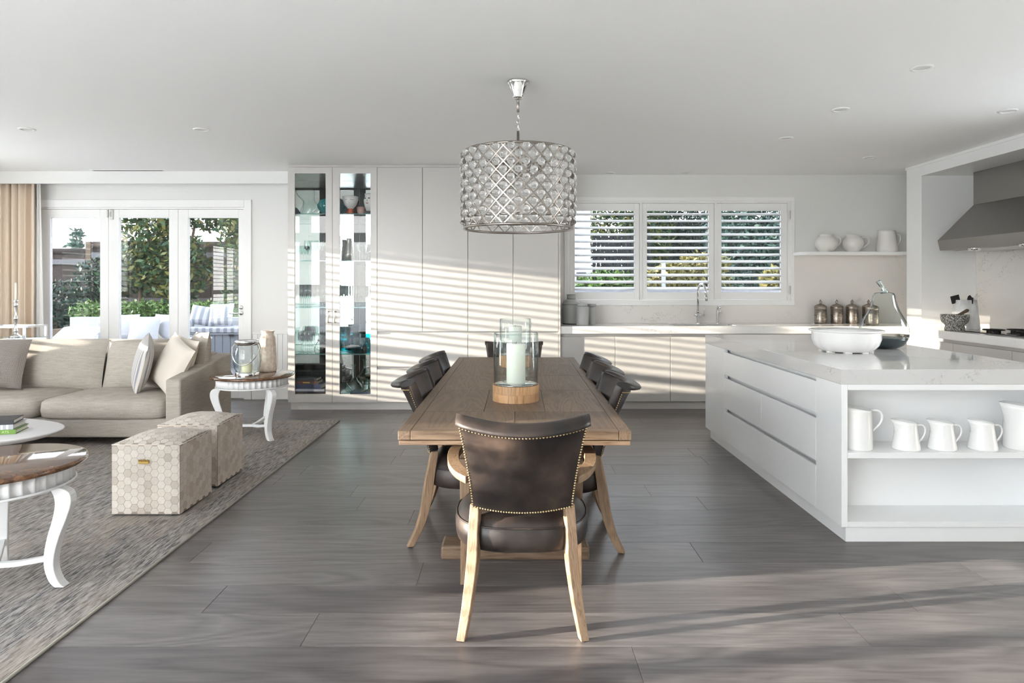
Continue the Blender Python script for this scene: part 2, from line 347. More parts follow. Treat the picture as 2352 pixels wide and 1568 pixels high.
# floor: every oak plank a piece of its own
fl = struct('floor', bx(XL-.2, XR+.2, YR-.2, WY+.2, -.12, -.012), 'seam_dark')
PW = .25; rows = []
y = 2.474-PW*3
struct('floor', bx(XL-.2, XR+.2, YR-.2, 2.474-PW*3-.002, -.012, 0), 'bounce_tile')  # unseen pale floor added to bounce daylight onto the ceiling
while y < WY: rows.append(y); y += PW
fixed = {2.474: [-.806, 1.36], 2.974: [-.44, 2.2], 2.224: [.45], 2.724: [1.70, -1.3], 3.224: [.94, -1.6], 3.474: [-.55]}
plank_n = 0
for r in rows:
    js = None
    for k in fixed:
        if abs(k-r) < .02: js = list(fixed[k])
    if js is None: js = [random.uniform(-2, 1.5)]
    js.sort()
    while js[-1] < XR: js.append(js[-1]+random.uniform(1.9, 2.5))
    while js[0] > XL: js.insert(0, js[0]-random.uniform(1.9, 2.5))
    for a, b in zip(js, js[1:]):
        x0, x1 = max(a, XL), min(b, XR); y0, y1 = r, min(r+PW, WY)
        if x1-x0 < .05 or y1-y0 < .03: continue
        L, W = (x1-x0)/2-.0003, (y1-y0)/2-.0003; c = .0013
        vs = [(-L,-W,-.012),(L,-W,-.012),(L,W,-.012),(-L,W,-.012),(-L,-W,-c),(L,-W,-c),(L,W,-c),(-L,W,-c),
              (-L+c,-W+c,0),(L-c,-W+c,0),(L-c,W-c,0),(-L+c,W-c,0)]
        fs = [(0,1,5,4),(1,2,6,5),(2,3,7,6),(3,0,4,7),(4,5,9,8),(5,6,10,9),(6,7,11,10),(7,4,8,11),(8,9,10,11)]
        part('plank', B().add(vs, fs), 'floor_oak', fl, loc=((x0+x1)/2, (y0+y1)/2, 0)); plank_n += 1

# ceiling and the taller space behind the camera
VY = 1.8                        # where the low ceiling ends and the tall glazed space begins
struct('ceiling', bx(XL-.2, XR+.2, VY, WY+.2, CEIL, CEIL+.15), 'ceiling_paint')
struct('wall_upper', bx(XL-.2, XR+.2, VY, VY+.15, CEIL+.15, HI+.12), 'wall_paint')
struct('ceiling', bx(XL-.2, XR+.2, YR-.2, VY, HI, HI+.15), 'ceiling_paint')

# far wall with the folding doors and the kitchen window cut out
DX0, DX1, DZ = -5.70, -3.215, 2.30
KX0, KX1, KZ0, KZ1 = .663, 3.325, 1.184, 2.374
b = B(); Y0, Y1 = WY, WY+.2
b.box(XL-.2, DX0, Y0, Y1, 0, CEIL); b.box(DX0, DX1, Y0, Y1, DZ, CEIL); b.box(DX1, KX0, Y0, Y1, 0, CEIL)
b.box(KX0, KX1, Y0, Y1, 0, KZ0); b.box(KX0, KX1, Y0, Y1, KZ1, CEIL); b.box(KX1, XR+.2, Y0, Y1, 0, CEIL)
struct('wall_back', b, 'wall_paint')
# left wall with two shuttered windows
LW = [(.55, 2.05), (4.90, 6.72)]; LZ0, LZ1 = .55, 2.30
b = B(); x0, x1 = XL-.2, XL; ys = .15
for a, c in LW:
    b.box(x0, x1, ys, a, 0, CEIL); b.box(x0, x1, a, c, 0, LZ0); b.box(x0, x1, a, c, LZ1, CEIL); ys = c
b.box(x0, x1, ys, WY, 0, CEIL); b.box(x0, x1, .15, VY, CEIL, HI); b.box(x0, x1, YR-.2, YR+.1, 0, HI); b.box(x0, x1, YR+.1, .15, HI-.2, HI); b.box(x0, x1, YR+.1, .15, 0, .08)
struct('wall_left', b, 'wall_paint')
# right wall
b = B(); b.box(XR, XR+.2, .8, 3.52, 0, CEIL); b.box(XR, XR+.2, 4.52, WY, 0, CEIL); b.box(XR, XR+.2, 3.52, 4.52, 0, .93); b.box(XR, XR+.2, 3.52, 4.52, 2.45, CEIL); b.box(XR, XR+.2, YR-.2, .8, 0, HI); b.box(XR, XR+.2, .8, VY, CEIL, HI)
struct('wall_right', b, 'wall_paint')
# tall glazing behind the camera
b = B(); b.box(XL-.2, XR+.2, YR-.2, YR, HI-.2, HI); b.box(XL-.2, -2.35, YR-.2, YR, 0, .08); b.box(-2.35, XR+.2, YR-.2, YR, 0, HI-.2)
struct('wall_rear', b, 'trim_white')
def glazing(name, posts, loc, rz):
    e = sempty(name, loc, rz); length = posts[-1]
    fb = B()
    for p in posts: fb.box(max(p-.14, 0), min(p+.14, length), 0, .14, .08, HI-.2)
    for p, q in zip(posts, posts[1:]): fb.box(p+.14, q-.14, .01, .13, 2.55, 2.80)
    part('frame', fb, 'trim_white', e)
    for p, q in zip(posts, posts[1:]):
        part('pane', bx(p+.14, q-.14, .06, .068, .08, 2.55), 'pane_glass', e)
        part('pane', bx(p+.14, q-.14, .06, .068, 2.80, HI-.2), 'pane_glass', e)
glazing('window_4', [0, .565, 1.67, 2.78, 3.90], (XL+.05, YR-.17, 0), 0)
glazing('window_5', [0, 1.15, 2.30, 3.45], (XL-.03, YR+.12, 0), pi/2)  # unseen glazing added to light the island from the left

e = sempty('window_6', (XR+.12, 3.52, 0), pi/2); fb = B()  # unseen window added to brighten the kitchen ceiling and far wall
fb.box(0, .045, 0, .05, .93, 2.45); fb.box(.955, 1., 0, .05, .93, 2.45); fb.box(.045, .955, 0, .05, .93, .975); fb.box(.045, .955, 0, .05, 2.405, 2.45)
part('frame', fb, 'trim_white', e); part('pane', bx(.045, .955, .02, .026, .975, 2.405), 'pane_glass', e)
# pelmet board that hides the curtain track, and the slot air vent
struct('trim_1', bx(XL, -2.47, 7.575, 7.60, 2.547, CEIL), 'wall_paint')
# skirting
struct('baseboard_back', bx(DX1+.09, -2.47, WY-.02, WY, 0, .14), 'trim_white', bevel=.004)
struct('baseboard_left', bx(XL, XL+.018, .16, WY, 0, .14), 'trim_white', bevel=.004)
# grooved dado panelling between the doors and the glass cabinet
dd = struct('trim_2', bx(DX1+.10, -2.47, WY-.006, WY, .14, .80), 'trim_white')
x = DX1+.10
while x < -2.50:
    part('board', bx(x+.002, min(x+.06, -2.47)-.002, WY-.016, WY-.006, .14, .785), 'trim_white', dd, bevel=.003, seg=1); x += .06
part('rail', bx(DX1+.10, -2.47, WY-.028, WY, .785, .81), 'trim_white', dd, bevel=.004)

# ------------------------------------------------------------------ folding doors
ar = B(); ar.box(DX0-.09, DX0, WY-.022, WY+.0, 0, DZ+.09); ar.box(DX1, DX1+.085, WY-.022, WY, 0, DZ+.09); ar.box(DX0, DX1, WY-.022, WY, DZ, DZ+.09)
ar.box(DX0, DX1, WY+.001, WY+.12, 2.281, DZ); ar.box(DX0, -5.675, WY+.001, WY+.12, 0, 2.281); ar.box(-3.234, DX1, WY+.001, WY+.12, 0, 2.281)
struct('trim_3', ar, 'trim_white', bevel=.004)
leaves = [(-5.673, -4.858, -5.556, -4.958), (-4.855, -4.022, -4.726, -4.131), (-4.019, -3.236, -3.896, -3.296)]
for k, (a, c, p0, p1) in enumerate(leaves):
    e = sempty('door_%d' % (k+1)); y0, y1 = WY+.012, WY+.056
    part('stile', bx(a, p0, y0, y1, .012, 2.278), 'trim_white', e, bevel=.004)
    part('stile', bx(p1, c, y0, y1, .012, 2.278), 'trim_white', e, bevel=.004)
    part('rail', bx(p0, p1, y0, y1, 2.176, 2.278), 'trim_white', e, bevel=.003)
    part('rail', bx(p0, p1, y0, y1, .012, .22), 'trim_white', e, bevel=.003)
    part('pane', bx(p0-.005, p1+.005, WY+.031, WY+.037, .215, 2.18), 'pane_tint', e)
    if k == 0:
        part('hinge', bx(c-.010, c+.002, y0-.016, y0+.002, 2.18, 2.272), 'steel', e, bevel=.003)
    if k == 1:
        part('bolt', bx(a+.025, a+.058, y0-.014, y0+.001, 2.155, 2.275), 'steel', e, bevel=.003)
        part('bolt', bx(a+.030, a+.053, y0-.024, y0-.010, 2.185, 2.245), 'chrome', e, bevel=.003)
    if k == 2:
        hx = -3.262
        for z in (PZ(706, 7.83), PZ(719, 7.83)):
            part('escutcheon', B().lathe([(0,0),(.026,0),(.026,.008),(.02,.014),(0,.014)], 16), 'chrome', e, loc=(hx, y0, z), rot=(pi/2, 0, 0))
        z = PZ(719, 7.83)
        part('handle', B().tube([(hx, y0-.01, z), (hx, y0-.05, z), (hx-.02, y0-.06, z), (hx-.12, y0-.06, z)], .008, 8), 'chrome', e)
thr = struct('trim_4', bx(DX0, DX1, WY, WY+.2, -.01, .010), 'steel')

# ------------------------------------------------------------------ plantation shutters
def slat_mesh(L, wd=.089, th=.011):
    n = 10; ring = [(cos(2*pi*i/n)*wd/2, sin(2*pi*i/n)*th/2) for i in range(n)]
    return B().rings([[(0, p, q) for p, q in ring], [(L, p, q) for p, q in ring]]).mesh('slat')
def shutter(parent, x0, x1, z0, z1, op, n, tilt, midrail=None, yd=0., low=None):
    """one hinged panel: op = (left, right, bottom, top) of the louvre opening"""
    pn = link('shutter_panel', None, parent)
    part('stile', bx(x0, op[0], yd-.014, yd+.014, z0, z1), 'trim_white', pn, bevel=.003)
    part('stile', bx(op[1], x1, yd-.014, yd+.014, z0, z1), 'trim_white', pn, bevel=.003)
    part('rail', bx(op[0], op[1], yd-.014, yd+.014, z0, op[2]), 'trim_white', pn, bevel=.003)
    part('rail', bx(op[0], op[1], yd-.014, yd+.014, op[3], z1), 'trim_white', pn, bevel=.003)
    if midrail: part('rail', bx(op[0], op[1], yd-.014, yd+.014, midrail-.045, midrail+.045), 'trim_white', pn, bevel=.003)
    me = slat_mesh(op[1]-op[0]-.004); step = (op[3]-op[2])/n
    for k in range(n):
        z = op[2]+step*(k+.5)
        if midrail and abs(z-midrail) < .08: continue
        part('slat', me, 'trim_white', pn, loc=(op[0]+.002, yd, z), rot=(low if (low is not None and z < midrail) else tilt, 0, 0))
    return pn
win = sempty('window_1')
fb = B(); fb.box(.616, 3.37, WY-.02, WY, 2.374, 2.423); fb.box(.616, 3.37, WY-.02, WY, 1.127, 1.184); fb.box(.616, .663, WY-.02, WY, 1.184, 2.374); fb.box(3.325, 3.37, WY-.02, WY, 1.184, 2.374)
part('architrave', fb, 'trim_white', win, bevel=.003)
fb = B()
for a, c in ((.663, .684), (1.522, 1.549), (2.417, 2.445), (3.296, 3.325)): fb.box(a, c, WY-.006, WY+.12, 1.184, 2.374)
fb.box(.663, 3.325, WY-.0055, WY+.12, 2.352, 2.374); fb.box(.663, 3.325, WY-.0055, WY+.12, 1.184, 1.194)
part('frame', fb, 'trim_white', win)
for a, c, o0, o1 in ((.686, 1.520, .744, 1.458), (1.551, 2.415, 1.611, 2.349), (2.447, 3.294, 2.507, 3.216)):
    shutter(win, a, c, 1.196, 2.350, (o0, o1, 1.285, 2.262), 12, radians(24), None, WY+.03)
    part('pane', bx(a, c, WY+.10, WY+.106, 1.19, 2.36), 'pane_tint', win)
for z in (PZ(494, WY), PZ(666, WY)):
    for x in (3.310,): part('hinge', bx(x-.008, x+.008, WY-.034, WY-.018, z-.05, z+.05), 'steel', win, bevel=.003)
for k, (a, c) in enumerate(LW):
    e = sempty('window_%d' % (k+2), (XL, a, 0), pi/2)        # local x runs along +Y, local y points out of the room (-X)
    Ln = c-a; fr = B()
    for p, q in ((-.06, .02), (Ln-.02, Ln+.06)): fr.box(p, q, -.02, .02, LZ0-.06, LZ1+.06)
    fr.box(.02, Ln-.02, -.02, .02, LZ1-.02, LZ1+.06); fr.box(.02, Ln-.02, -.02, .02, LZ0-.06, LZ0+.02)
    part('architrave', fr, 'trim_white', e, bevel=.003)
    np_ = 2; wd = (Ln-.04)/np_
    for j in range(np_):
        p = .02+j*wd+.002; q = .02+(j+1)*wd-.002
        shutter(e, p, q, LZ0+.022, LZ1-.022, (p+.05, q-.05, LZ0+.11, LZ1-.10), 19, radians(-13 if k else -2), 1.22, .05, radians(-72) if (k, j) == (1, 0) else None)      # one unseen lower tier is shut to keep sun off the sofa
    part('pane', bx(.0, Ln, .15, .156, LZ0, LZ1), 'pane_glass', e)

# ------------------------------------------------------------------ cooking alcove on the right wall
FX = 4.45
b = B(); b.box(FX, XR, 7.11, 7.38, .918, CEIL); b.box(FX, XR, 4.85, 7.11, 2.56, CEIL); b.box(FX, XR, 4.60, 4.85, .0, CEIL)
struct('wall_alcove', b, 'trim_white')
struct('trim_5', bx(FX-.012, FX, 4.60, 7.385, 2.662, CEIL), 'trim_white')
struct('trim_6', bx(XR-.012, XR, 4.851, 7.109, .917, 1.95), 'stone_splash')
b = B(); b.box(.5, .614, WY-.012, WY, .917, 1.737); b.box(.614, 3.372, WY-.012, WY, .917, 1.125); b.box(3.372, XR, WY-.012, WY, .917, 1.737)
struct('trim_7', b, 'stone_splash')

# ceiling fittings
def downlight(px, py, lab):
    Y = F*(CEIL-EYE)/(CY-py); X = PX(px, Y)
    t = thing('downlight', lab, 'light', (X, Y, CEIL), 0, 'recessed ceiling downlights')
    part('rim', B().lathe([(.050,-.001),(.064,0),(.064,-.006),(.048,-.009),(.046,-.004),(.046,.0)], 24), 'trim_white', t)
    part('lens', B().lathe([(0,-.003),(.046,-.003)], 24), 'lamp_diffuser', t)
downlight(2117, 155, 'large-looking recessed downlight at top right, nearest to the camera')
downlight(1930, 251, 'recessed downlight above the island, second in its row')
downlight(1805, 317, 'recessed downlight in the ceiling, third in the island row')
downlight(2315, 254, 'recessed downlight in the ceiling above the range hood')
downlight(1997, 361, 'recessed downlight in the ceiling in front of the open wall shelf')
downlight(1400, 397, 'recessed downlight above the left shutter of the kitchen window')
downlight(1575, 396, 'recessed downlight above the middle shutter of the kitchen window')
downlight(462, 297, 'recessed downlight in the ceiling in front of the glass doors')
downlight(62, 296, 'recessed downlight in the ceiling at far left above the sofa')
vt = thing('slot_vent', 'long thin slot air vent in the ceiling above the glass doors', 'vent', (-4.42, 7.50, CEIL))
part('frame', bx(-.42, .42, -.035, .035, -.005, 0), 'trim_white', vt, bevel=.002)
for k in range(2): part('slot', bx(-.40, .40, -.022+k*.026, -.004+k*.026, -.008, -.0045), 'seam_dark', vt)
# ================================================================== JOINERY ALONG THE FAR WALL
CF = 7.14      # plane of the door fronts
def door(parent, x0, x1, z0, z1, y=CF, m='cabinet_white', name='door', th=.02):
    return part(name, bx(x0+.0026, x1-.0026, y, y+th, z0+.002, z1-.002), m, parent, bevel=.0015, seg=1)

# glazed display cabinet with mirror back
dc = thing('display_cabinet', 'tall white display cabinet with two glass doors and mirror back', 'cabinet')
cx0, cx1 = -2.462, -1.485; BK = 7.78
b = B(); b.box(cx0, cx0+.02, CF+.022, WY, .085, 2.66); b.box(cx1-.02, cx1, CF+.022, WY, .085, 2.66)
b.box(cx0+.02, cx1-.02, CF+.022, WY, .085, .150); b.box(cx0+.02, cx1-.02, CF+.022, WY, 2.61, 2.66); b.box(cx0+.02, cx1-.02, BK+.01, WY-.012, .150, 2.61)
part('body', b, 'cabinet_white', dc)
part('mirror', bx(cx0+.021, (cx0+cx1)/2-.1505, BK, BK+.008, .151, 2.609), 'mirror', dc, label='mirrored back panel')
part('mirror', bx((cx0+cx1)/2-.1485, cx1-.021, BK, BK+.008, .151, 2.609), 'mirror', dc, label='mirrored back panel')
part('mirror', bx(cx0+.0205, cx0+.0265, CF+.03, BK-.001, .151, 2.609), 'mirror', dc, label='mirrored inner side')
part('mirror', bx(cx1-.0265, cx1-.0205, CF+.03, BK-.001, .151, 2.609), 'mirror', dc, label='mirrored inner side')
part('plinth', bx(cx0+.02, cx1, CF+.045, CF+.07, 0, .084), 'cabinet_white', dc)
part('filler', bx(cx0, cx1, CF+.02, CF+.04, 2.661, CEIL-.003), 'cabinet_white', dc)
mid = (cx0+cx1)/2
gl = [(cx0, mid, PX(677, CF), PX(748, CF), 1), (mid, cx1, PX(780, CF), PX(851, CF), -1)]
for a, c, g0, g1, sd in gl:
    z0, z1 = .088, 2.655; gz0, gz1 = .177, 2.59
    b = B(); b.box(a+.002, g0, CF, CF+.021, z0, z1); b.box(g1, c-.002, CF, CF+.021, z0, z1); b.box(g0, g1, CF, CF+.021, z0, gz0); b.box(g0, g1, CF, CF+.021, gz1, z1)
    d = part('door', b, 'cabinet_white', dc)
    part('pane', bx(g0-.004, g1+.004, CF+.008, CF+.013, gz0-.004, gz1+.004), 'pane_glass', d)
    hx = PX(755, CF) if sd > 0 else PX(770, CF); hz0, hz1 = PZ(740, CF), PZ(715, CF)
    part('handle', B().tube([(hx, CF+.002, hz0), (hx, CF-.028, hz0), (hx, CF-.030, hz0+.004), (hx, CF-.030, hz1-.004), (hx, CF-.028, hz1), (hx, CF+.002, hz1)], .0055, 8), 'steel', d)
    part('hinge', bx((c-.06 if sd < 0 else a+.03), (c-.03 if sd < 0 else a+.06), CF+.022, CF+.05, 1.0, 1.05), 'steel', d)
SH = [2.157, 1.640, 1.127, .613]
for z in SH: part('shelf', bx(cx0+.027, cx1-.027, CF+.05, BK-.004, z-.010, z), 'shelf_glass', dc, label='clear glass shelf')
for z in SH: part('shelf_edge', bx(cx0+.027, cx1-.027, CF+.046, CF+.0495, z-.010, z), 'glass_green', dc, label='dark green polished edge of the glass shelf')

# tall cupboards
def tall(x0, lab):
    t = thing('tall_cupboard', lab, 'cupboard'); x2 = x0+.9925/1.0; xm = (x0+x2)/2
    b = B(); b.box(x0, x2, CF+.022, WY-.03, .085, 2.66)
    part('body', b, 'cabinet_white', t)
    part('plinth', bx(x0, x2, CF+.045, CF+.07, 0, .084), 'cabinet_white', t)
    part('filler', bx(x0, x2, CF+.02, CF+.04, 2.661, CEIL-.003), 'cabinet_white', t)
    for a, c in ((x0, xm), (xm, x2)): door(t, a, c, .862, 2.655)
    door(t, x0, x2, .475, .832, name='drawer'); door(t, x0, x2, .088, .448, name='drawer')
    return t
t1 = tall(cx1, 'tall white cupboard with two plain doors next to the glass cabinet')
t2 = tall(cx1+.9925, 'tall white cupboard with two plain doors behind the chandelier')
TE = cx1+.9925*2
part('end_panel', bx(TE, TE+.02, CF, WY-.014, .0, 2.66), 'cabinet_white', t2)
# low cupboards under the worktop
bx0 = TE+.021; labs = ['white base cabinet beside the tall cupboards, under the grey jars', 'white base cabinet left of the sink', 'white base cabinet under the sink, beside the island end',
        'white base cabinet behind the island, fourth along the far wall', 'white base cabinet behind the island, fifth along the far wall', 'white corner base cabinet below the metal canisters']
for k in range(6):
    a = bx0+k*.605; c = a+.605 if k < 5 else FX-.2
    t = thing('base_cabinet', labs[k], 'cabinet', group='base cabinets along the far wall')
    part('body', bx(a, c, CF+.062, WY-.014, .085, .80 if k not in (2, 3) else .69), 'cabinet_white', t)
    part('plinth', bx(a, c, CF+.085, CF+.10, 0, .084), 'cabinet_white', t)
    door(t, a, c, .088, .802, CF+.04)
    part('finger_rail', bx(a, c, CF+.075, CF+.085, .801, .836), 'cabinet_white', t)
# worktop with the sink cut out
SX0, SX1, SY0, SY1 = 1.80, 2.50, 7.30, 7.60; wz0, wz1 = .837, .917
b = B(); xa, xb, ya, yb = bx0, XR-.001, CF+.02, WY-.013
for q in ((xa, SX0, ya, yb), (SX1, xb, ya, yb), (SX0, SX1, ya, SY0), (SX0, SX1, SY1, yb)): b.box(*q, wz0, wz1)
wt = part('worktop', b, 'stone_white'); tag(wt, 'long white stone worktop below the shuttered kitchen window', 'worktop')
sk = thing('sink', 'undermounted stainless steel sink below the gooseneck tap', 'sink')
b = B(); t_ = .006
b.box(SX0+.001, SX1-.001, SY0+.001, SY1-.001, .70, .706); b.box(SX0+.001, SX0+t_, SY0+.001, SY1-.001, .706, .905); b.box(SX1-t_, SX1-.001, SY0+.001, SY1-.001, .706, .905)
b.box(SX0+t_, SX1-t_, SY0+.001, SY0+t_, .706, .905); b.box(SX0+t_, SX1-t_, SY1-t_, SY1-.001, .706, .905)
part('basin', b, 'steel', sk); part('drain', B().lathe([(0,.002),(.035,.004),(.04,0)], 16), 'chrome', sk, loc=(2.15, 7.45, .706))
# taps
X, Y = PX(1603, 7.70), 7.70
tp = thing('kitchen_tap', 'tall chrome gooseneck mixer tap behind the sink', 'tap', (X, Y, .917))
part('base', B().lathe([(.026,0),(.026,.01),(.022,.014),(.022,.12),(.015,.125)], 16), 'chrome', tp)
pts = [(0,0,.12),(0,0,.38)]+[(.020-.020*cos(a)*1, -.085+.085*cos(a), .38+.085*sin(a)) for a in [pi*k/10 for k in range(1, 10)]]+[(.04,-.17,.37),(.045,-.175,.33)]
part('spout', B().tube(pts, .013, 12), 'chrome', tp)
part('spray_head', B().tube([(.045,-.175,.335),(.05,-.178,.27)], .016, 12), 'steel', tp)
part('crossbar', B().tube([(-.045,0,.10),(.075,0,.10)], .014, 12), 'chrome', tp)
part('lever', B().tube([(.07,0,.10),(.072,-.01,.22)], .005, 8), 'chrome', tp)
X, Y = PX(1648, 7.70), 7.70
tp = thing('filter_tap', 'short chrome filtered water tap right of the tall tap', 'tap', (X, Y, .917))
part('body', B().lathe([(.024,0),(.024,.006),(.018,.01),(.018,.15),(.012,.17),(0,.172)], 14), 'chrome', tp)
part('spout', B().tube([(0,0,.15),(0,-.02,.20),(0,-.08,.205),(0,-.10,.18)], .011, 10), 'chrome', tp)
part('lever', B().tube([(.012,0,.14),(.05,-.01,.15)], .007, 8), 'chrome', tp)

# ------------------------------------------------------------------ things on the worktop
def jar(X, Y, r, h, lab, big):
    t = thing('ginger_jar', lab, 'jar', (X, Y, .917), 0, 'grey woven jars on the worktop')
    if big:
        part('body', B().lathe([(0,0),(r*.94,0),(r,.02),(r,h*.66),(r*.97,h*.70),(r*.80,h*.79),(r*.50,h*.83),(r*.46,h*.84)], 28), 'jar_weave', t)
        part('band', B().lathe([(r*1.01,h*.652),(r*1.02,h*.658),(r*1.01,h*.665)], 28), 'iron', t); part('foot_band', B().lathe([(r*.95,.0),(r*.965,.004),(r*.97,.008)], 28), 'iron', t)
        ld = part('lid', B().lathe([(0,h),(r*.45,h),(r*.48,h*.985),(r*.48,h*.845),(0,h*.845)], 24), 'jar_weave', t)
        part('band', B().lathe([(r*.485,h*.98),(r*.495,h*.985),(r*.485,h*.99)], 24), 'iron', ld); part('band', B().lathe([(r*.485,h*.845),(r*.495,h*.85),(r*.485,h*.855)], 24), 'iron', ld)
    else:
        part('body', B().lathe([(0,0),(r*.95,0),(r,.006),(r,h*.84),(r*.9,h*.855),(0,h*.855)], 24), 'jar_weave', t)
        part('lid', B().lathe([(0,h),(r*.80,h),(r*.84,h*.985),(r*.84,h*.86),(0,h*.86)], 24), 'jar_weave', t)
jar(PX(1312, 7.60), 7.60, .106, .345, 'largest grey woven ginger jar with dark bands, next to the cupboards', True)
jar(PX(1338, 7.42), 7.42, .071, .245, 'small grey lidded jar standing in front of the ginger jar', False)
jar(PX(1359, 7.58), 7.58, .060, .235, 'small grey lidded jar, rightmost of the three jars', False)
def canister(px, Y, lab):
    t = thing('canister', lab, 'canister', (PX(px, Y), Y, .917), 0, 'pewter canisters on the worktop')
    r = .067
    part('body', B().lathe([(0,0),(r*.96,0),(r,.006),(r*.98,.05),(r,.10),(r*.99,.175),(r*.92,.178),(0,.178)], 24), 'pewter', t)
    ld = part('lid', B().lathe([(r*.97,.172),(r*1.03,.176),(r*1.03,.198),(r*.9,.212),(r*.5,.226),(.016,.232),(0,.232)], 24), 'pewter', t)
    part('finial', B().lathe([(0,.230),(.014,.232),(.009,.240),(.016,.250),(.017,.258),(.010,.268),(.004,.280),(0,.284)], 14), 'pewter', ld)
canister(1884.5, 7.70, 'pewter canister with pointed finial, leftmost in the row')
canister(1922, 7.70, 'pewter canister with pointed finial, second from the left')
canister(1957, 7.70, 'pewter canister with pointed finial, third from the left')
canister(1995, 7.70, 'pewter canister half hidden by the glass pear')
canister(2003, 7.38, 'pewter canister seen through the glass pear')

# open shelf with jugs
sx0 = PX(1843, 7.56); poly = [(XR-.001, 7.56), (XR-.001, WY-.001), (sx0, WY-.001)]+[(sx0+.12-.12*cos(a), 7.68-.12*sin(a)) for a in [pi/2*k/6 for k in range(0, 7)]]
shf = part('wall_shelf', B().prism(poly, 1.720, 1.758), 'trim_white', bevel=.003); tag(shf, 'white floating wall shelf with a rounded end, holding jugs', 'shelf')
def handle_pts(x0, z0, x1, z1, out, n=14, curl=0.):
    """ear handle in the xz plane from top (x0,z0) to bottom (x1,z1)"""
    P = []
    for k in range(n+1):
        t = k/n; a = pi*t
        P.append((x0+(x1-x0)*t+out*sin(a)**.8*(1.08-.35*t), 0, z0+(z1-z0)*t+.30*out*sin(2*a)*(1-t)+.018*sin(a)))
    return P
def jug(name, lab, cat, X, Y, z, prof, spout, hp, hr, m='china', group=None, rz=0., n=36, sq=1.):
    """lathe jug, spout pulled out towards -x, handle on +x"""
    t = thing(name, lab, cat, (X, Y, z), rz, group)
    ztop = max(p[1] for p in prof)
    def fl_(a, r, zz):
        k = max(0., (zz-ztop*.62)/(ztop*.38)); d = abs(((a-pi)+pi) % (2*pi)-pi)
        return r*(1+spout*k**1.5*math.exp(-(d/.42)**2)) if r > .01 else r
    b = B(); rs = []
    for r, zz in prof:
        ring = []
        for i in range(n):
            a = 2*pi*i/n; rr = fl_(a, r, zz); dz = 0
            if zz > ztop*.97: d = abs(((a-pi)+pi) % (2*pi)-pi); dz = ztop*.055*cos(a)*(-1)*(1 if spout > .1 else .3)
            ring.append((rr*cos(a), rr*sin(a)*sq, zz+dz))
        rs.append(ring)
    b.rings(rs, True, False, True); part('body', b, m, t)
    part('handle', B().tube(hp, hr, 8), m, t)
    return t
squat = lambda r, h: [(0,0),(r*.52,0),(r*.58,h*.03),(r*.86,h*.22),(r*1.0,h*.48),(r*.92,h*.70),(r*.72,h*.83),(r*.58,h*.89),(r*.57,h*.94),(r*.64,h*1.0),(r*.60,h*.995),(r*.52,h*.93),(r*.6,h*.8),(0,h*.4)]
jug('round_jug', 'squat round white jug on the wall shelf, leftmost', 'jug', PX(1898, 7.68), 7.68, 1.758, squat(.124, .205), .05, handle_pts(.090, .165, .110, .060, .075), .011, 'jug_cream', 'white jugs on the wall shelf')
jug('round_jug', 'squat round white jug on the wall shelf, between two other jugs', 'jug', PX(1959, 7.68), 7.68, 1.758, squat(.118, .20), .05, handle_pts(.082, .165, .105, .050, .105), .011, 'jug_cream', 'white jugs on the wall shelf')
tallp = lambda r, h: [(0,0),(r*.94,0),(r,.008),(r*.99,h*.12),(r*.90,h*.45),(r*.78,h*.78),(r*.74,h*.92),(r*.78,h*1.0),(r*.73,h*.995),(r*.70,h*.9),(r*.85,h*.4),(0,h*.1)]
jug('tall_pitcher', 'tall tapered white pitcher on the wall shelf beside the alcove', 'pitcher', PX(2037, 7.68), 7.68, 1.758, tallp(.118, .25), .08, handle_pts(.085, .215, .100, .05, .075), .009, 'jug_cream', 'white jugs on the wall shelf')

# ------------------------------------------------------------------ cooking bench, hood
RB = 4.26
b = bx(RB, XR-.013, 4.861, 7.109, wz0, wz1)
b.box(RB, FX-.001, 4.60, 4.861, wz0, wz1); b.box(RB, FX-.001, 7.109, CF+.0195, wz0, wz1)
rt = part('range_worktop', b, 'stone_white'); tag(rt, 'white stone worktop of the cooking alcove under the hood', 'worktop')
ylist = [4.86, 5.60, 6.35, 7.10]; rl = ['white drawer unit at the near end of the cooking bench', 'white drawer unit below the cooktop', 'white drawer unit at the far end of the cooking bench, below the mortar']
for (a, c), lb in zip(zip(ylist, ylist[1:]), rl):
    t = thing('drawer_unit', lb, 'cabinet', group='drawer units of the cooking bench')
    part('body', bx(RB+.042, XR-.001, a+.001, c-.001, .085, .80), 'cabinet_white', t); part('plinth', bx(RB+.065, RB+.08, a, c, 0, .084), 'cabinet_white', t)
    part('finger_rail', bx(RB+.055, RB+.065, a, c, .801, .836), 'cabinet_white', t)
    for z0, z1 in ((.088, .43), (.452, .802)): part('drawer', bx(RB+.02, RB+.04, a+.002, c-.002, z0, z1), 'cabinet_white', t, bevel=.0015, seg=1)
ck = thing('cooktop', 'black glass gas cooktop set into the white bench', 'cooktop', (4.66, 5.90, .917))
part('glass', bx(-.25, .25, -.48, .48, 0, .008), 'black_gloss', ck, bevel=.002)
for k, (x, y) in enumerate(((-.11,-.3),(.12,-.3),(-.11,.28),(.12,.28),(0,0))):
    g = part('grate', B().tube([(x+.085*cos(a), y+.085*sin(a), .030) for a in [2*pi*i/16 for i in range(16)]], .006, 6, loop=True), 'iron', ck)
    gb = B()
    for a in (0, pi/2, pi, 3*pi/2): gb.box(x+.06*cos(a)-.006, x+.06*cos(a)+.006, y+.06*sin(a)-.006, y+.06*sin(a)+.006, .008, .032)
    part('prongs', gb, 'iron', g); part('burner', B().lathe([(.04,.008),(.04,.018),(.03,.022),(0,.022)], 14, (x,y,0)), 'iron', ck)
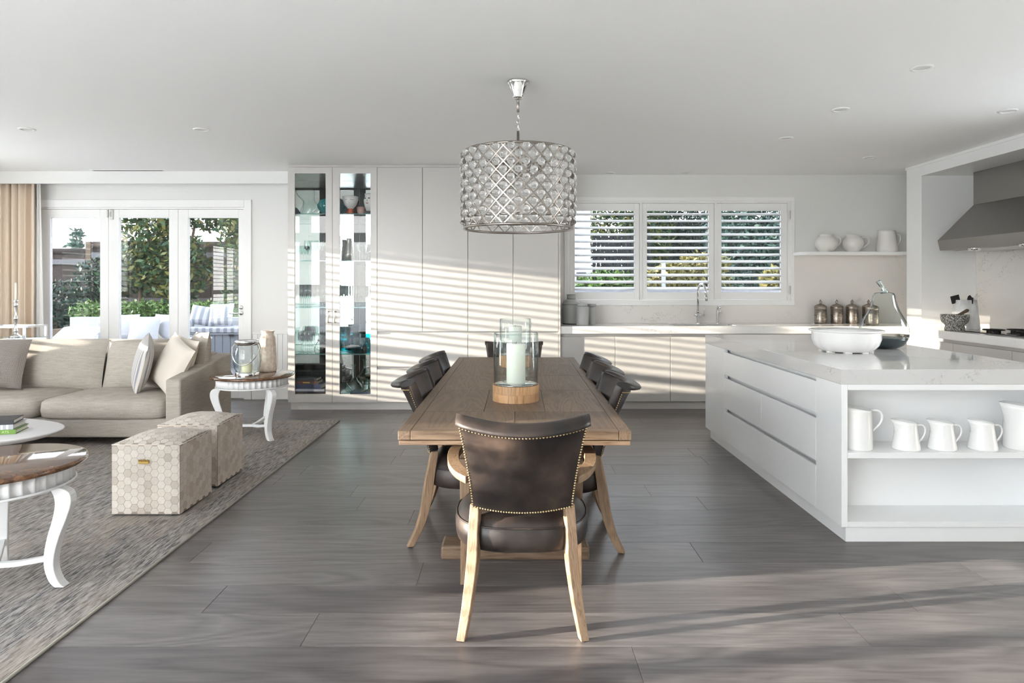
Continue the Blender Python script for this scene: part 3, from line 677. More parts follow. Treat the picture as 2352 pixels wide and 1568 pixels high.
# hood
hd = thing('range_hood', 'large dark stainless steel canopy hood over the cooktop', 'hood')
ha, hb_ = 5.40, 6.90
b = B(); prof = [(XR-.013, 1.733), (4.51, 1.733), (4.485, 1.838), (4.865, 2.215), (XR-.013, 2.215)]
b.rings([[(x, ha, z) for x, z in prof], [(x, hb_, z) for x, z in prof]], smooth=False)
part('canopy', b, 'hood_steel', hd, bevel=.003)
part('chimney', bx(4.865, XR-.013, ha, hb_, 2.216, 2.559), 'hood_steel', hd, bevel=.002)
part('filter', bx(4.60, 5.0, ha+.1, hb_-.1, 1.722, 1.732), 'steel', hd)
for y in (5.8, 6.45):
    lp = part('lamp', B().lathe([(.055,0),(.055,-.016),(.040,-.022),(.036,-.014)], 20, (4.56, y, 1.732)), 'chrome', hd)
    part('lens', B().lathe([(0,-.012),(.036,-.016)], 16, (4.56, y, 1.732)), 'lamp_diffuser', lp)

# crock, utensils, mortar
X, Y = PX(2217, 6.72), 6.72
cr = tag(part('utensil_crock', B().lathe([(0,0),(.125,0),(.129,.006),(.122,.09),(.110,.20),(.100,.298),(.097,.30),(.092,.298),(.10,.2),(.112,.09),(.118,.012),(0,.012)], 32), 'marble_crock', loc=(X, Y, .917)), 'white marble utensil crock on the cooking bench', 'crock')
def utensil(lab, tilt, az, head, sx, sz, L, nm):
    o = thing(nm, lab, 'utensil', (X+.03*cos(az), Y+.03*sin(az), .917+.02), 0, 'black utensils in the crock'); o.rotation_euler = (0, tilt, az)
    part('handle', B().tube([(0,0,0),(0,0,L)], .006, 8), 'iron', o)
    if head == 'flat': part('blade', bx(-sx, sx, -.004, .004, L-.005, L+sz), 'rubber', o, bevel=.003)
    elif head == 'spoon': part('bowl', B().lathe([(0,0),(.6,.15),(1,.5),(.8,.85),(0,1)], 14, sx=sx, sy=.012) if False else B().rings([[(sx*s*cos(a), .010*s*sin(a), L-.005+sz*h) for a in [2*pi*i/12 for i in range(12)]] for s, h in ((.2,0),(.8,.25),(1,.5),(.8,.8),(.2,1))]), 'rubber', o)
    else:
        for k in range(4): part('wire', B().tube([(sx*sin(pi*t)*cos(k*pi/4), sx*sin(pi*t)*sin(k*pi/4), L+sz*t*(1 if t <= 1 else 1)) for t in [i/8 for i in range(9)]], .0018, 5), 'steel', o)
utensil('black turner with a wide square blade in the crock', radians(14), pi, 'flat', .045, .075, .26, 'spatula')
utensil('black turner leaning forward in the crock', radians(10), -pi/2, 'flat', .035, .06, .255, 'spatula')
utensil('black cooking spoon standing upright in the crock', radians(6), .3, 'spoon', .032, .085, .25, 'cooking_spoon')
utensil('steel whisk leaning right in the crock', radians(15), 0, 'wire', .016, .10, .26, 'whisk')
X, Y = PX(2193, 6.50), 6.50
tag(part('mortar', B().lathe([(0,0),(.085,0),(.090,.012),(.082,.045),(.082,.055),(.112,.085),(.122,.12),(.124,.160),(.108,.160),(.100,.12),(.06,.07),(0,.06)], 32), 'granite', loc=(X, Y, .917)), 'grey speckled granite mortar in front of the marble crock', 'mortar')
ps = tag(part('pestle', B().tube([(-.045,0,.100),(.0,0,.128),(.06,0,.165),(.125,0,.200),(.135,0,.205)], [.022,.020,.014,.017,.010], 12), 'bark', loc=(X, Y, .917)), 'dark pestle resting in the granite mortar', 'pestle')

# ------------------------------------------------------------------ island
IX0, IX1, IY0, IY1 = 1.749, 2.97, 3.474, 5.93
isl = thing('kitchen_island', 'large white kitchen island with handleless drawers and open shelves', 'island')
m = 'island_white'; z0, z1 = .080, .840
part('plinth', bx(IX0+.027, IX1-.03, IY0+.012, IY1-.06, 0, z0-.001), m, isl)
b = B(); b.box(IX0+.05, IX1-.02, 3.77, IY1-.02, z0, z1); part('carcass', b, m, isl)
part('side_panel', bx(IX0, IX0+.032, IY0, 3.768, z0, z1), m, isl, bevel=.0012, seg=1)
part('side_panel', bx(IX0, IX0+.03, 5.402, IY1, z0, z1), m, isl, bevel=.0012, seg=1)
part('side_panel', bx(IX1-.03, IX1, IY0, IY1, z0, z1), m, isl, bevel=.0012, seg=1)
part('end_panel', bx(IX0+.03, IX1-.03, IY1-.018, IY1-.002, z0, z1), m, isl)
part('top_rail', bx(IX0+.0325, IX1-.0305, IY0+.001, 3.74, .810, z1), m, isl)
part('back_panel', bx(IX0+.0325, IX1-.0305, 3.742, 3.769, z0, z1), m, isl)
part('shelf', bx(IX0+.0325, IX1-.0305, IY0+.002, 3.741, .446, .476), m, isl, bevel=.0012, seg=1)
part('shelf', bx(IX0+.0325, IX1-.0305, IY0+.002, 3.741, z0, .108), m, isl, bevel=.0012, seg=1)
dy0, dy1, dm = 3.77, 5.40, 4.60
for a, c, q0, q1 in ((dy0, dy1, .630, .815), (dy0, dm, .356, .602), (dm, dy1, .356, .602), (dy0, dm, .083, .328), (dm, dy1, .083, .328)):
    part('drawer', bx(IX0, IX0+.02, a+.0015, c-.0015, q0, q1), m, isl, bevel=.0012, seg=1)
it = part('island_worktop', bx(IX0-.002, IX1+.002, IY0-.002, IY1+.002, .841, .920), 'stone_top', bevel=.0015, seg=1); tag(it, 'thick polished white stone top of the kitchen island', 'worktop')

big = lambda r, h: [(0,0),(r*.97,0),(r,.006),(r*.985,h*.3),(r*.945,h*.7),(r*.93,h*.93),(r*.97,h),(r*.92,h*.995),(r*.88,h*.9),(r*.93,h*.3),(0,h*.05)]
sml = lambda r, h: [(0,0),(r*.97,0),(r*1.02,.006),(r*.98,h*.12),(r*.86,h*.45),(r*.78,h*.72),(r*.76,h*.9),(r*.80,h),(r*.75,h*.995),(r*.71,h*.9),(r*.82,h*.4),(0,h*.08)]
SZ = .476
jug('large_pitcher', 'large white pitcher at the left end of the island shelf', 'pitcher', 1.885, 3.58, SZ, big(.080, .222), .28, handle_pts(.068, .205, .078, .095, .062), .006, 'china', 'white pitchers on the island shelf', -.15)
for k, px in enumerate((2081, 2164, 2257)):
    jug('small_pitcher', ['small white embossed pitcher next to the large left pitcher', 'small white embossed pitcher, middle of the three small ones', 'small white embossed pitcher next to the partly hidden large pitcher'][k], 'pitcher',
        PX(px, 3.56), 3.56, SZ, sml(.070, .152), .42, handle_pts(.052, .128, .062, .035, .045), .0045, 'china', 'white pitchers on the island shelf', -.12)
jug('large_pitcher', 'large white pitcher at the right edge, cut off by the frame', 'pitcher', PX(2352, 3.58), 3.58, SZ, big(.098, .236), .30, handle_pts(.085, .205, .092, .085, .065), .006, 'china', 'white pitchers on the island shelf', -.15)
# ruffled bowl
X, Y = PX(1943, 4.42), 4.42
bw = thing('serving_bowl', 'large white ribbed ceramic bowl on the island', 'bowl', (X, Y, .920))
fl_ = lambda a, r, z: r*(1+.030*abs(cos(a*8))**.5*sin(pi*min(1, max(0, (z-.01)/.125))))
part('body', B().lathe([(0,.004),(.150,.004),(.165,.010),(.195,.045),(.208,.085),(.211,.125),(.214,.136),(.204,.136),(.198,.12),(.19,.085),(.17,.04),(.13,.018),(0,.016)], 96, flute=fl_), 'china', bw)
part('rim', B().lathe([(.204,.134),(.228,.138),(.234,.144),(.229,.149),(.206,.146)], 64), 'china', bw)
b = B()
for k in range(8):
    a = 2*pi*(k+.5)/8; b.box(.14*cos(a)-.02, .14*cos(a)+.02, .14*sin(a)-.02, .14*sin(a)+.02, 0, .008)
part('foot_ring', b, 'china', bw)
# glass pear
X, Y = PX(2023, 4.70), 4.66
pr = thing('glass_pear', 'big clear glass pear ornament behind the white bowl', 'ornament', (X, Y, .920))
po = [(0,.0),(.09,.002),(.125,.025),(.150,.062),(.160,.105),(.158,.145),(.146,.185),(.124,.225),(.102,.265),(.086,.305),(.076,.345),(.071,.375),(.062,.391),(.045,.397),(0,.398)]
part('body', B().lathe(po, 48), 'pear_glass', pr)
part('base', B().lathe([(0,.003),(.088,.005),(.122,.027),(.1465,.062),(.150,.075),(.10,.060),(.05,.046),(0,.042)], 48), 'glass_base', pr, label='thick dark blue-green glass base')
part('stem', B().tube([(.004,0,.392),(.0,0,.41),(-.016,0,.438),(-.036,0,.468),(-.042,0,.476)], [.028,.020,.014,.016,.018], 12), 'glass_blue', pr)
# ================================================================== DINING
tb = thing('dining_table', 'long brown oak dining table with panelled top', 'table', (.018, 4.12, 0), radians(-.45))
TL, TW = 1.40, .487
# boards of the top: side rails, breadboard ends, panels
tz0, tz1 = .722, .760
def board(x0, x1, y0, y1, m): part('board', bx(x0+.0008, x1-.0008, y0+.0008, y1-.0008, tz0, tz1), m, tb, bevel=.0016, seg=1)
rw = .052
board(-TW, -TW+rw, -TL, TL, 'table_oak'); board(TW-rw, TW, -TL, TL, 'table_oak')
board(-TW+rw, TW-rw, -TL, -TL+.055, 'table_oak_x'); board(-TW+rw, TW-rw, TL-.075, TL, 'table_oak_x')
yy = [-TL+.055, -.98, -.33, .27, .88, TL-.075]
sp_ = [[0.], [-.15, .145], [0.02], [-.15, .15], [0.]]
for k in range(5):
    xs = [-TW+rw]+sp_[k]+[TW-rw]
    for a, c in zip(xs, xs[1:]): board(a, c, yy[k], yy[k+1], 'table_oak')
part('apron', bx(-TW+.004, TW-.004, -TL+.003, TL-.003, .700, .7185), 'table_oak_x', tb, bevel=.002)
part('underframe', bx(-TW+.012, TW-.012, -TL+.012, TL-.012, .7185, .722), 'rubber', tb)
for s in (-1, 1):
    y = s*.80
    part('foot', bx(-.37, .37, y-.075, y+.075, .0, .070), 'table_oak_x', tb, bevel=.012)
    part('column', bx(-.20, -.08, y-.05, y+.05, .070, .64), 'table_oak', tb, bevel=.006)
    part('column', bx(.08, .20, y-.05, y+.05, .070, .64), 'table_oak', tb, bevel=.006)
    part('bearer', bx(-.36, .36, y-.05, y+.05, .64, .700), 'table_oak_x', tb, bevel=.006)
part('stretcher', bx(-.05, .05, -.75, .75, .20, .30), 'table_oak', tb, bevel=.006)

def chair_parts(t, arms, wb, wt, lean=.18):
    """local frame: sitter faces +y, y = 0 is the rear of the seat"""
    zb, zt = .478, .826
    def P(u, v, off=0.):
        hw = wb+(wt-wb)*v**1.3
        y = -.012-lean*v**1.15+.085*u*u*(.35+.65*v)
        z = zb+(zt-zb)*v+(.024*u*u)*v-.018*(1-u*u)*(1-v)
        # rear normal, roughly
        nx = .30*u; ny = -1.; nz = -.42
        L = sqrt(nx*nx+ny*ny+nz*nz)
        return Vector((hw*u+nx/L*off, y+ny/L*off, z+nz/L*off))
    NU, NV = 14, 10; th = .048
    b = B(); rs = []
    # closed slab: rear skin, rounded sides, front skin
    for j in range(NV+1):
        v = j/NV; ring = []
        for i in range(NU+1):
            u = -1+2*i/NU; e = 1-abs(u)**8
            ring.append(tuple(P(u, v, 0.)))
        for i in range(NU, -1, -1):
            u = -1+2*i/NU; puff = .010*(1-u*u)*sin(pi*min(1, v+.05))
            ring.append(tuple(P(u*.985, v, -(th+puff))))
        rs.append(ring)
    b.rings(rs, True, True, True)
    back = part('backrest', b, 'leather', t, bevel=.008, seg=2)
    # rolled top edge, hanging a little to the rear
    pts = [P(-1+2*i/16, 1.0, -.010)+Vector((0, -.012, .002)) for i in range(17)]
    rs = []
    for k, p in enumerate(pts):
        u = -1+2*k/16; sc = 1. if abs(u) < .99 else .82
        ring = []
        for i in range(12):
            a = 2*pi*i/12; ring.append((p.x*(1.012), p.y+.044*sc*cos(a), p.z+.019*sc*sin(a)+.012*cos(a)))
        rs.append(ring)
    part('top_roll', B().rings(rs), 'leather', back)
    # brass nails round the rear panel
    nb = B()
    def nail(p):
        r = .0046
        rs_ = [[tuple(p+Vector((r*s*cos(2*pi*i/6), -h, r*s*sin(2*pi*i/6)))) for i in range(6)] for s, h in ((1, -.001), (.8, .0024), (.3, .0036))]
        nb.rings(rs_, True, True, True)
    n1 = 38
    for i in range(n1+1): nail(P(-.965+1.93*i/n1, .018, .001)); nail(P(-.965+1.93*i/n1, .925, .001))
    for j in range(1, 30):
        v = .018+.907*j/30
        for u in (-.965, .965): nail(P(u, v, .001))
    part('nail_trim', nb, 'brass', back, label='row of small brass upholstery nails', kind='stuff')
    # seat
    hwid = wb+(.078 if arms else .046); dep = .48 if arms else .42
    def ring(s, z, n=40):
        R = []
        for i in range(n):
            a = 2*pi*i/n; c, s_ = cos(a), sin(a); e = 2/3.2
            x = hwid*math.copysign(abs(c)**e, c)*s; y = dep/2+dep/2*math.copysign(abs(s_)**e, s_)*s
            if s_ < 0: x *= 1-.16*abs(s_)
            R.append((x, y-.012, z))
        return R
    st = part('seat', B().rings([ring(.93,.300), ring(.985,.308), ring(1.01,.335), ring(1.012,.37), ring(.985,.398), ring(.975,.401), ring(.95,.412), ring(.86,.436), ring(.62,.458), ring(.3,.466), ring(.04,.467)]), 'leather', t)
    part('piping', B().tube([(x, y, z) for x, y, z in ring(.988, .4005, 40)], .0035, 6, loop=True), 'leather', st)
    # rear legs
    for s in (-1, 1):
        xw = wb-.012
        path = [(xw-.006, .036, .490), (xw-.003, .026, .43), (xw+.0, .014, .36), (xw+.002, .002, .28), (xw+.012, -.012, .19), (xw+.026, -.042, .09), (xw+.042, -.086, .004)]
        w_ = [.020,.021,.022,.023,.022,.020,.018]; d_ = [.020,.022,.024,.026,.024,.021,.018]
        secs = []
        for x, y, z, w1, d1 in spline([(*p, a, b_) for p, a, b_ in zip(path, w_, d_)], 3):
            secs.append(((s*x, y, z), (w1*.93, .25*s*w1, 0), (-.25*s*d1, d1*.93, 0)))
        lg = part('leg', B().bar(secs), 'chair_oak', t, bevel=.004, seg=2)
        part('glide', B().lathe([(0,0),(.012,0),(.012,.006),(0,.006)], 10, (s*(xw+.042), -.086, -.0005)), 'rubber', lg)
        # front legs
        fx, fy = hwid-.030, (.375 if arms else .325)
        path = [(fx, fy, .33), (fx, fy, .22), (fx+.003, fy+.004, .11), (fx+.008, fy+.010, .004)]
        if arms: path = [(fx+.004, fy-.01, .585)]+path
        ww = [.022, .024, .022, .020, .016] if arms else [.024, .022, .020, .016]
        lg = part('leg', B().bar([((s*x, y, z), (q, 0, 0), (0, q, 0)) for (x, y, z), q in zip(path, ww)]), 'chair_oak', t, bevel=.004, seg=2)
        part('glide', B().lathe([(0,0),(.011,0),(.011,.006),(0,.006)], 10, (s*(fx+.008), fy+.010, -.0005)), 'rubber', lg)
        if arms:
            ap = [(wb+.004, .010, .596), (wb+.045, .055, .604), (wb+.078, .12, .622), (wb+.088, .22, .636), (wb+.075, .31, .640), (wb+.052, .365, .630), (wb+.044, .384, .605), (fx+.004, .376, .572)]
            ap = spline(ap, 4); secs = []
            for k, p in enumerate(ap):
                a_ = Vector(ap[min(k+1, len(ap)-1)])-Vector(ap[max(k-1, 0)]); a_.normalize()
                side = Vector((1, 0, 0)); side = (side-a_*side.dot(a_)).normalized(); up = side.cross(a_).normalized()
                hw_ = .024; hh = .015+.006*min(1, max(0, (k-18)/8))
                c = Vector((s*p[0], p[1], p[2])); sv = Vector((s*side.x, side.y, side.z)); uv = Vector((s*up.x, up.y, up.z))
                secs.append((c, sv*hw_, uv*hh))
            part('arm', B().bar(secs), 'chair_oak', t, bevel=.006, seg=2)
ac = thing('armchair', 'dark leather dining armchair at the near end of the table', 'chair', (.038, 2.60, 0), 0, 'leather dining armchairs')
chair_parts(ac, True, .205, .255)
sc0 = thing('dining_chair', 'x', 'chair', (0,0,0), 0, 'leather dining side chairs')
chair_parts(sc0, False, .195, .240, .165)
far = copy_tree(ac); far.location = (.01, 5.66, 0); far.rotation_euler = (0, 0, pi); far['label'] = 'dark leather dining armchair at the far end of the table'
nm = ['nearest', 'middle', 'farthest']
for k, (yl, yr) in enumerate(((3.64, 3.56), (4.16, 4.07), (4.70, 4.59))):
    for sd, y in ((-1, yl), (1, yr)):
        o = sc0 if (k == 0 and sd < 0) else copy_tree(sc0)
        o.location = (-.452 if sd < 0 else .470, y, 0); o.rotation_euler = (0, 0, -pi/2 if sd < 0 else pi/2)
        o['label'] = 'dark leather side chair, %s of the three on the %s side of the table' % (nm[k], 'left' if sd < 0 else 'right')

# hurricane lamps with candles
def hurricane(X, Y, lab, cl):
    t = thing('hurricane_lamp', lab, 'candle holder', (X, Y, .760), 0, 'glass hurricane lamps on the table')
    n = 10
    core = part('base', B().lathe([(0,0),(.119,0),(.119,.084),(0,.084)], 40, smooth=False), 'acacia', t)
    for k in range(n):
        for j in range(2):
            a0 = 2*pi*(k+.5*j)/n+.006; a1 = 2*pi*(k+.5*j+1)/n-.006; z0, z1 = (.0005, .042) if j == 0 else (.0425, .085)
            b = B(); rs = []
            for i in range(6):
                a = a0+(a1-a0)*i/5
                rs.append([(r*cos(a), r*sin(a), z) for r, z in ((.1185,z0),(.123,z0),(.123,z1),(.1185,z1))])
            part('block', b.rings(rs, smooth=False), 'acacia', core)
    part('glass', B().lathe([(.113,.086),(.118,.086),(.119,.35),(.1165,.354),(.114,.35),(.113,.09)], 48), 'hurricane_glass', t)
    part('rim', B().tube([(.1165*cos(2*pi*i/40), .1165*sin(2*pi*i/40), .354) for i in range(40)], .0022, 6, loop=True), 'stem_glass', t)
    part('dish', B().lathe([(0,.085),(.112,.085),(.112,.089),(0,.089)], 32), 'chrome', t)
    c = thing('candle', cl, 'candle', (X, Y, .760+.089), 0, 'cream pillar candles on the dining table')
    part('wax', B().lathe([(0,0),(.049,0),(.050,.004),(.050,.205),(.046,.212),(.035,.208),(0,.200)], 32), 'wax', c)
    part('wick', B().tube([(0,0,.199),(.002,0,.218)], .0015, 6), 'rubber', c)
hurricane(PX(1185, 3.46), 3.46, 'glass hurricane lamp on a wooden base, nearer one on the table', 'cream pillar candle inside the nearer hurricane lamp')
hurricane(PX(1183.5, 4.92), 4.92, 'glass hurricane lamp on the table, half hidden behind the nearer one', 'cream pillar candle inside the farther hurricane lamp')

# ------------------------------------------------------------------ chandelier
CHX, CHY = PX(1190, 4.24), 4.24; R = .352; zt, zb = 2.222, 1.735
ch = thing('chandelier', 'drum chandelier of nickel lattice and glass balls above the table', 'chandelier', (CHX, CHY, 0))
def ringt(name, z, r, tr): return part(name, B().tube([(r*cos(2*pi*i/72), r*sin(2*pi*i/72), z) for i in range(72)], tr, 8, loop=True), 'nickel', ch)
ringt('top_ring', zt, R, .008); ringt('bottom_ring', zb, R, .008)
ringt('inner_ring', zb+.055, R-.006, .004)
NC = 24
turn = 2*pi/NC
def strip(sgn):
    rs = []
    for i in range(25):
        f = i/24; z = zb+(zt-zb)*f; a = sgn*turn*5.2*f
        c = Vector((R*cos(a), R*sin(a), z)); tn = Vector((-sin(a), cos(a), 0)); rd = Vector((cos(a), sin(a), 0))
        d = (tn*sgn*turn*5.2*R+Vector((0,0,zt-zb))).normalized(); wv = rd.cross(d).normalized()
        rs.append([tuple(c-wv*.0035-rd*.0018), tuple(c+wv*.0035-rd*.0018), tuple(c+wv*.0035+rd*.0018), tuple(c-wv*.0035+rd*.0018)])
    return B().rings(rs, smooth=False).mesh('lattice_strip')
for s in (1, -1):
    me = strip(s)
    for k in range(NC): part('lattice_strip', me, 'nickel', ch, rot=(0, 0, turn*k))
bm_ = bmesh.new(); bmesh.ops.create_icosphere(bm_, subdivisions=2, radius=.0245); me = bpy.data.meshes.new('crystal_ball')
for f in bm_.faces: f.smooth = True
bm_.to_mesh(me); bm_.free(); me.materials.append(M['crystal'])
for m_ in range(1, 11):        # one ball in the middle of every lattice cell
    z = zb+(zt-zb)*m_/10.4
    for k in range(NC):
        a = turn*(k+.5+m_/2)
        part('crystal_ball', me, 'crystal', ch, loc=((R+.004)*cos(a), (R+.004)*sin(a), z))
b = B()
for k in range(3):
    a = 2*pi*k/3+.3; b.tube([(0,0,zt-.012), (R*cos(a), R*sin(a), zt-.004)], .004, 6)
part('spider', b, 'nickel', ch)
part('stem', B().tube([(0,0,zt-.13),(0,0,zt+.145)], .009, 10), 'nickel', ch)
part('rod', B().tube([(0,0,zt+.268),(0,0,CEIL-.10)], .009, 10), 'nickel', ch)
for k in range(4):
    z = zt+.150+k*.034; pts = []
    for i in range(14):
        a = 2*pi*i/14; u, v = .0085*cos(a), .021*sin(a); pts.append((u, 0, z+v) if k % 2 == 0 else (0, u, z+v))
    part('chain_link', B().tube(pts, .0028, 6, loop=True), 'chrome', ch)
fl6 = lambda a, r, z: r*(1+.025*cos(6*a))
part('canopy', B().lathe([(0,CEIL-.112),(.028,CEIL-.112),(.034,CEIL-.104),(.036,CEIL-.095),(.046,CEIL-.06),(.058,CEIL-.03),(.066,CEIL-.018),(.071,CEIL-.010),(.071,CEIL-.0005),(0,CEIL-.0005)], 48, flute=fl6), 'chrome', ch)
part('hub', B().lathe([(0,zt-.15),(.02,zt-.145),(.026,zt-.13),(.02,zt-.115),(0,zt-.11)], 14), 'nickel', ch)
for k in range(6):
    a = 2*pi*k/6; x, y = .14*cos(a), .14*sin(a)
    part('arm', B().tube([(0,0,zt-.13),(.07*cos(a),.07*sin(a),zt-.145),(x,y,zt-.13)], .0045, 6), 'nickel', ch)
    sk_ = part('socket', B().lathe([(0,zt-.135),(.02,zt-.130),(.012,zt-.120),(.012,zt-.07),(0,zt-.07)], 12, (x,y,0)), 'nickel', ch)
    part('bulb', B().lathe([(.008,zt-.07),(.016,zt-.05),(.014,zt-.03),(.004,zt-.008),(0,zt-.005)], 12, (x,y,0)), 'bulb', sk_)

# ================================================================== LIVING SIDE
rg = thing('rug', 'large grey and beige streaked wool rug under the sofa', 'rug')
part('pile', bx(-5.5, -1.75, 1.45, 6.57, .0, .013), 'rug_wool', rg, bevel=.003, seg=1)
part('binding', B().tube([(-1.748,1.45,.0065),(-1.748,6.57,.0065)], .0068, 8), 'rug_edge', rg)
RZ = .0131
# pillow: puffed square in the xz plane, thickness along y
def pillow(w, h, t, n=14, sag=0., ear=.06):
    b = B(); fr = []
    def q(u, v, s):
        k = max(0., (1-abs(u)**2.6)*(1-abs(v)**2.6))**.55
        pin = 1-ear*(1-abs(u)**2)*(abs(v)**3); pin2 = 1-ear*(1-abs(v)**2)*(abs(u)**3)
        return (u*w/2*pin2, s*t/2*k-sag*(1-v)*.0, v*h/2*pin)
    vs = []; fs = []
    for s in (1, -1):
        o = len(vs)
        for j in range(n+1):
            for i in range(n+1): vs.append(q(-1+2*i/n, -1+2*j/n, s))
        for j in range(n):
            for i in range(n):
                a = o+j*(n+1)+i; fs.append((a, a+1, a+n+2, a+n+1))
    b.add(vs, fs, True); return b
def cushion(w, d, h, r=.05, crown=.03, n=10):
    """soft box: x width, y depth, z height; centred in x, y, base z=0"""
    rs = []
    def rr(s, z):
        ring = []; N_ = 40
        for i in range(N_):
            a = 2*pi*i/N_; c, s_ = cos(a), sin(a); e = 2/9
            ring.append((w/2*math.copysign(abs(c)**e, c)-(1-s)*w/2*math.copysign(abs(c)**e, c), d/2*math.copysign(abs(s_)**e, s_)-(1-s)*w/2*math.copysign(abs(s_)**e, s_)*min(1, d/w), z))
        return ring
    k = lambda v: 1-v/(w/2)
    return B().rings([rr(k(r*.6), 0), rr(k(r*.15), r*.35), rr(1., h*.45), rr(k(r*.15), h-r*.35), rr(k(r*.55), h-r*.05), rr(.7, h+crown*.6), rr(.4, h+crown*.92), rr(.05, h+crown)])
sf = thing('sofa', 'long low beige textured sofa with loose cushions', 'sofa', (0, 0, RZ))
SX1, SX0 = -2.80, -5.30; SY0, SY1 = 5.50, 6.50
part('base', bx(SX0+.02, SX1-.10, SY0+.02, SY1-.02, .065, .225), 'sofa_fabric', sf, bevel=.02, seg=3)
for s in (0, 1):
    xa, xb = (SX1-.13, SX1) if s == 0 else (SX0, SX0+.13)
    b = B(); pr_ = [(SY0, .05), (SY1, .05), (SY1, .685), (SY1-.30, .66), (SY0+.30, .595), (SY0, .560)]
    b.rings([[(xa, y, z) for y, z in pr_], [(xb, y, z) for y, z in pr_]], smooth=False)
    part('arm', b, 'sofa_fabric', sf, bevel=.018, seg=3)
part('back', bx(SX0+.13, SX1-.13, SY1-.15, SY1, .225, .70), 'sofa_fabric', sf, bevel=.03, seg=3)
for a, c in ((-4.03, SX1-.13), (SX0+.13, -4.03)):
    part('seat_cushion', cushion(c-a-.006, .80, .155, .05, .022), 'sofa_fabric', sf, loc=((a+c)/2, SY0+.385, .226))
for a, c, ry in ((-3.885, -2.975, .02), (SX0+.14, -3.89, .0)):
    b = pillow(c-a, .50, .24, 18, ear=.02)
    part('back_cushion', b, 'sofa_fabric', sf, loc=((a+c)/2, 6.235, .598), rot=(radians(-14), 0, ry))
for x in (SX0+.1, SX1-.1):
    for y in (SY0+.12, SY1-.08): part('leg', bx(x-.03, x+.03, y-.03, y+.03, .0, .06), 'rubber', sf)
def put_pillow(name, lab, m, w, h, t, loc, rot, ear=.06):
    o = part(name, pillow(w, h, t, 16, ear=ear), m, None, loc, rot); tag(o, lab, 'cushion', 'throw cushions on the sofa')
    return o
put_pillow('throw_cushion', 'grey knitted cushion at the left edge of the sofa', 'knit_fabric', .54, .46, .17, (PX(-8, 5.98), 5.98, .655), (radians(-16), radians(2), radians(2)))
put_pillow('throw_cushion', 'striped grey and white knitted cushion leaning on the sofa', 'stripe_knit', .47, .47, .15, (PX(328, 5.92), 5.92, .660), (radians(-12), radians(14), radians(-62)))
put_pillow('throw_cushion', 'plain cream cushion in the right corner of the sofa', 'cream_fabric', .48, .48, .16, (PX(400, 5.93), 5.90, .645), (radians(-20), radians(18), radians(-42)))
put_pillow('throw_cushion', 'cream cushion mostly hidden behind the plain cream one', 'cream_fabric', .46, .46, .13, (PX(418, 6.08), 6.06, .660), (radians(-14), radians(6), radians(-40)))
put_pillow('throw_cushion', 'beige fabric cushion standing in the sofa corner', 'sofa_fabric', .46, .50, .17, (PX(452, 6.18), 6.20, .675), (radians(-10), radians(-3), radians(-50)), .02)

# hide ottomans
def hexa(poly, h=.0018):
    n = len(poly); cx_ = sum(p[0] for p in poly)/n; cy_ = sum(p[1] for p in poly)/n
    i_ = [(cx_+(x-cx_)*.93, cy_+(y-cy_)*.93) for x, y in poly]
    return B().add([(x,y,0) for x,y in poly]+[(x,y,h*.5) for x,y in poly]+[(x,y,h) for x,y in i_], [(k,(k+1)%n,n+(k+1)%n,n+k) for k in range(n)]+[(n+k,n+(k+1)%n,2*n+(k+1)%n,2*n+k) for k in range(n)]+[tuple(range(2*n,3*n))])
HR = .0262; HPOLY = [((HR-.0005)*cos(pi/3*i), (HR-.0005)*sin(pi/3*i)) for i in range(6)]; HEX = hexa(HPOLY).mesh('hide_patch')
def clip(poly, x0, x1, y0, y1):
    for ax, lim, sg in ((0, x0, 1), (0, x1, -1), (1, y0, 1), (1, y1, -1)):
        out = []
        for k in range(len(poly)):
            p, q = poly[k], poly[(k+1) % len(poly)]; dp, dq = sg*(p[ax]-lim), sg*(q[ax]-lim)
            if dp >= 0: out.append(p)
            if dp*dq < 0: f = dp/(dp-dq); out.append((p[0]+(q[0]-p[0])*f, p[1]+(q[1]-p[1])*f))
        poly = out
        if len(poly) < 3: return None
    return poly
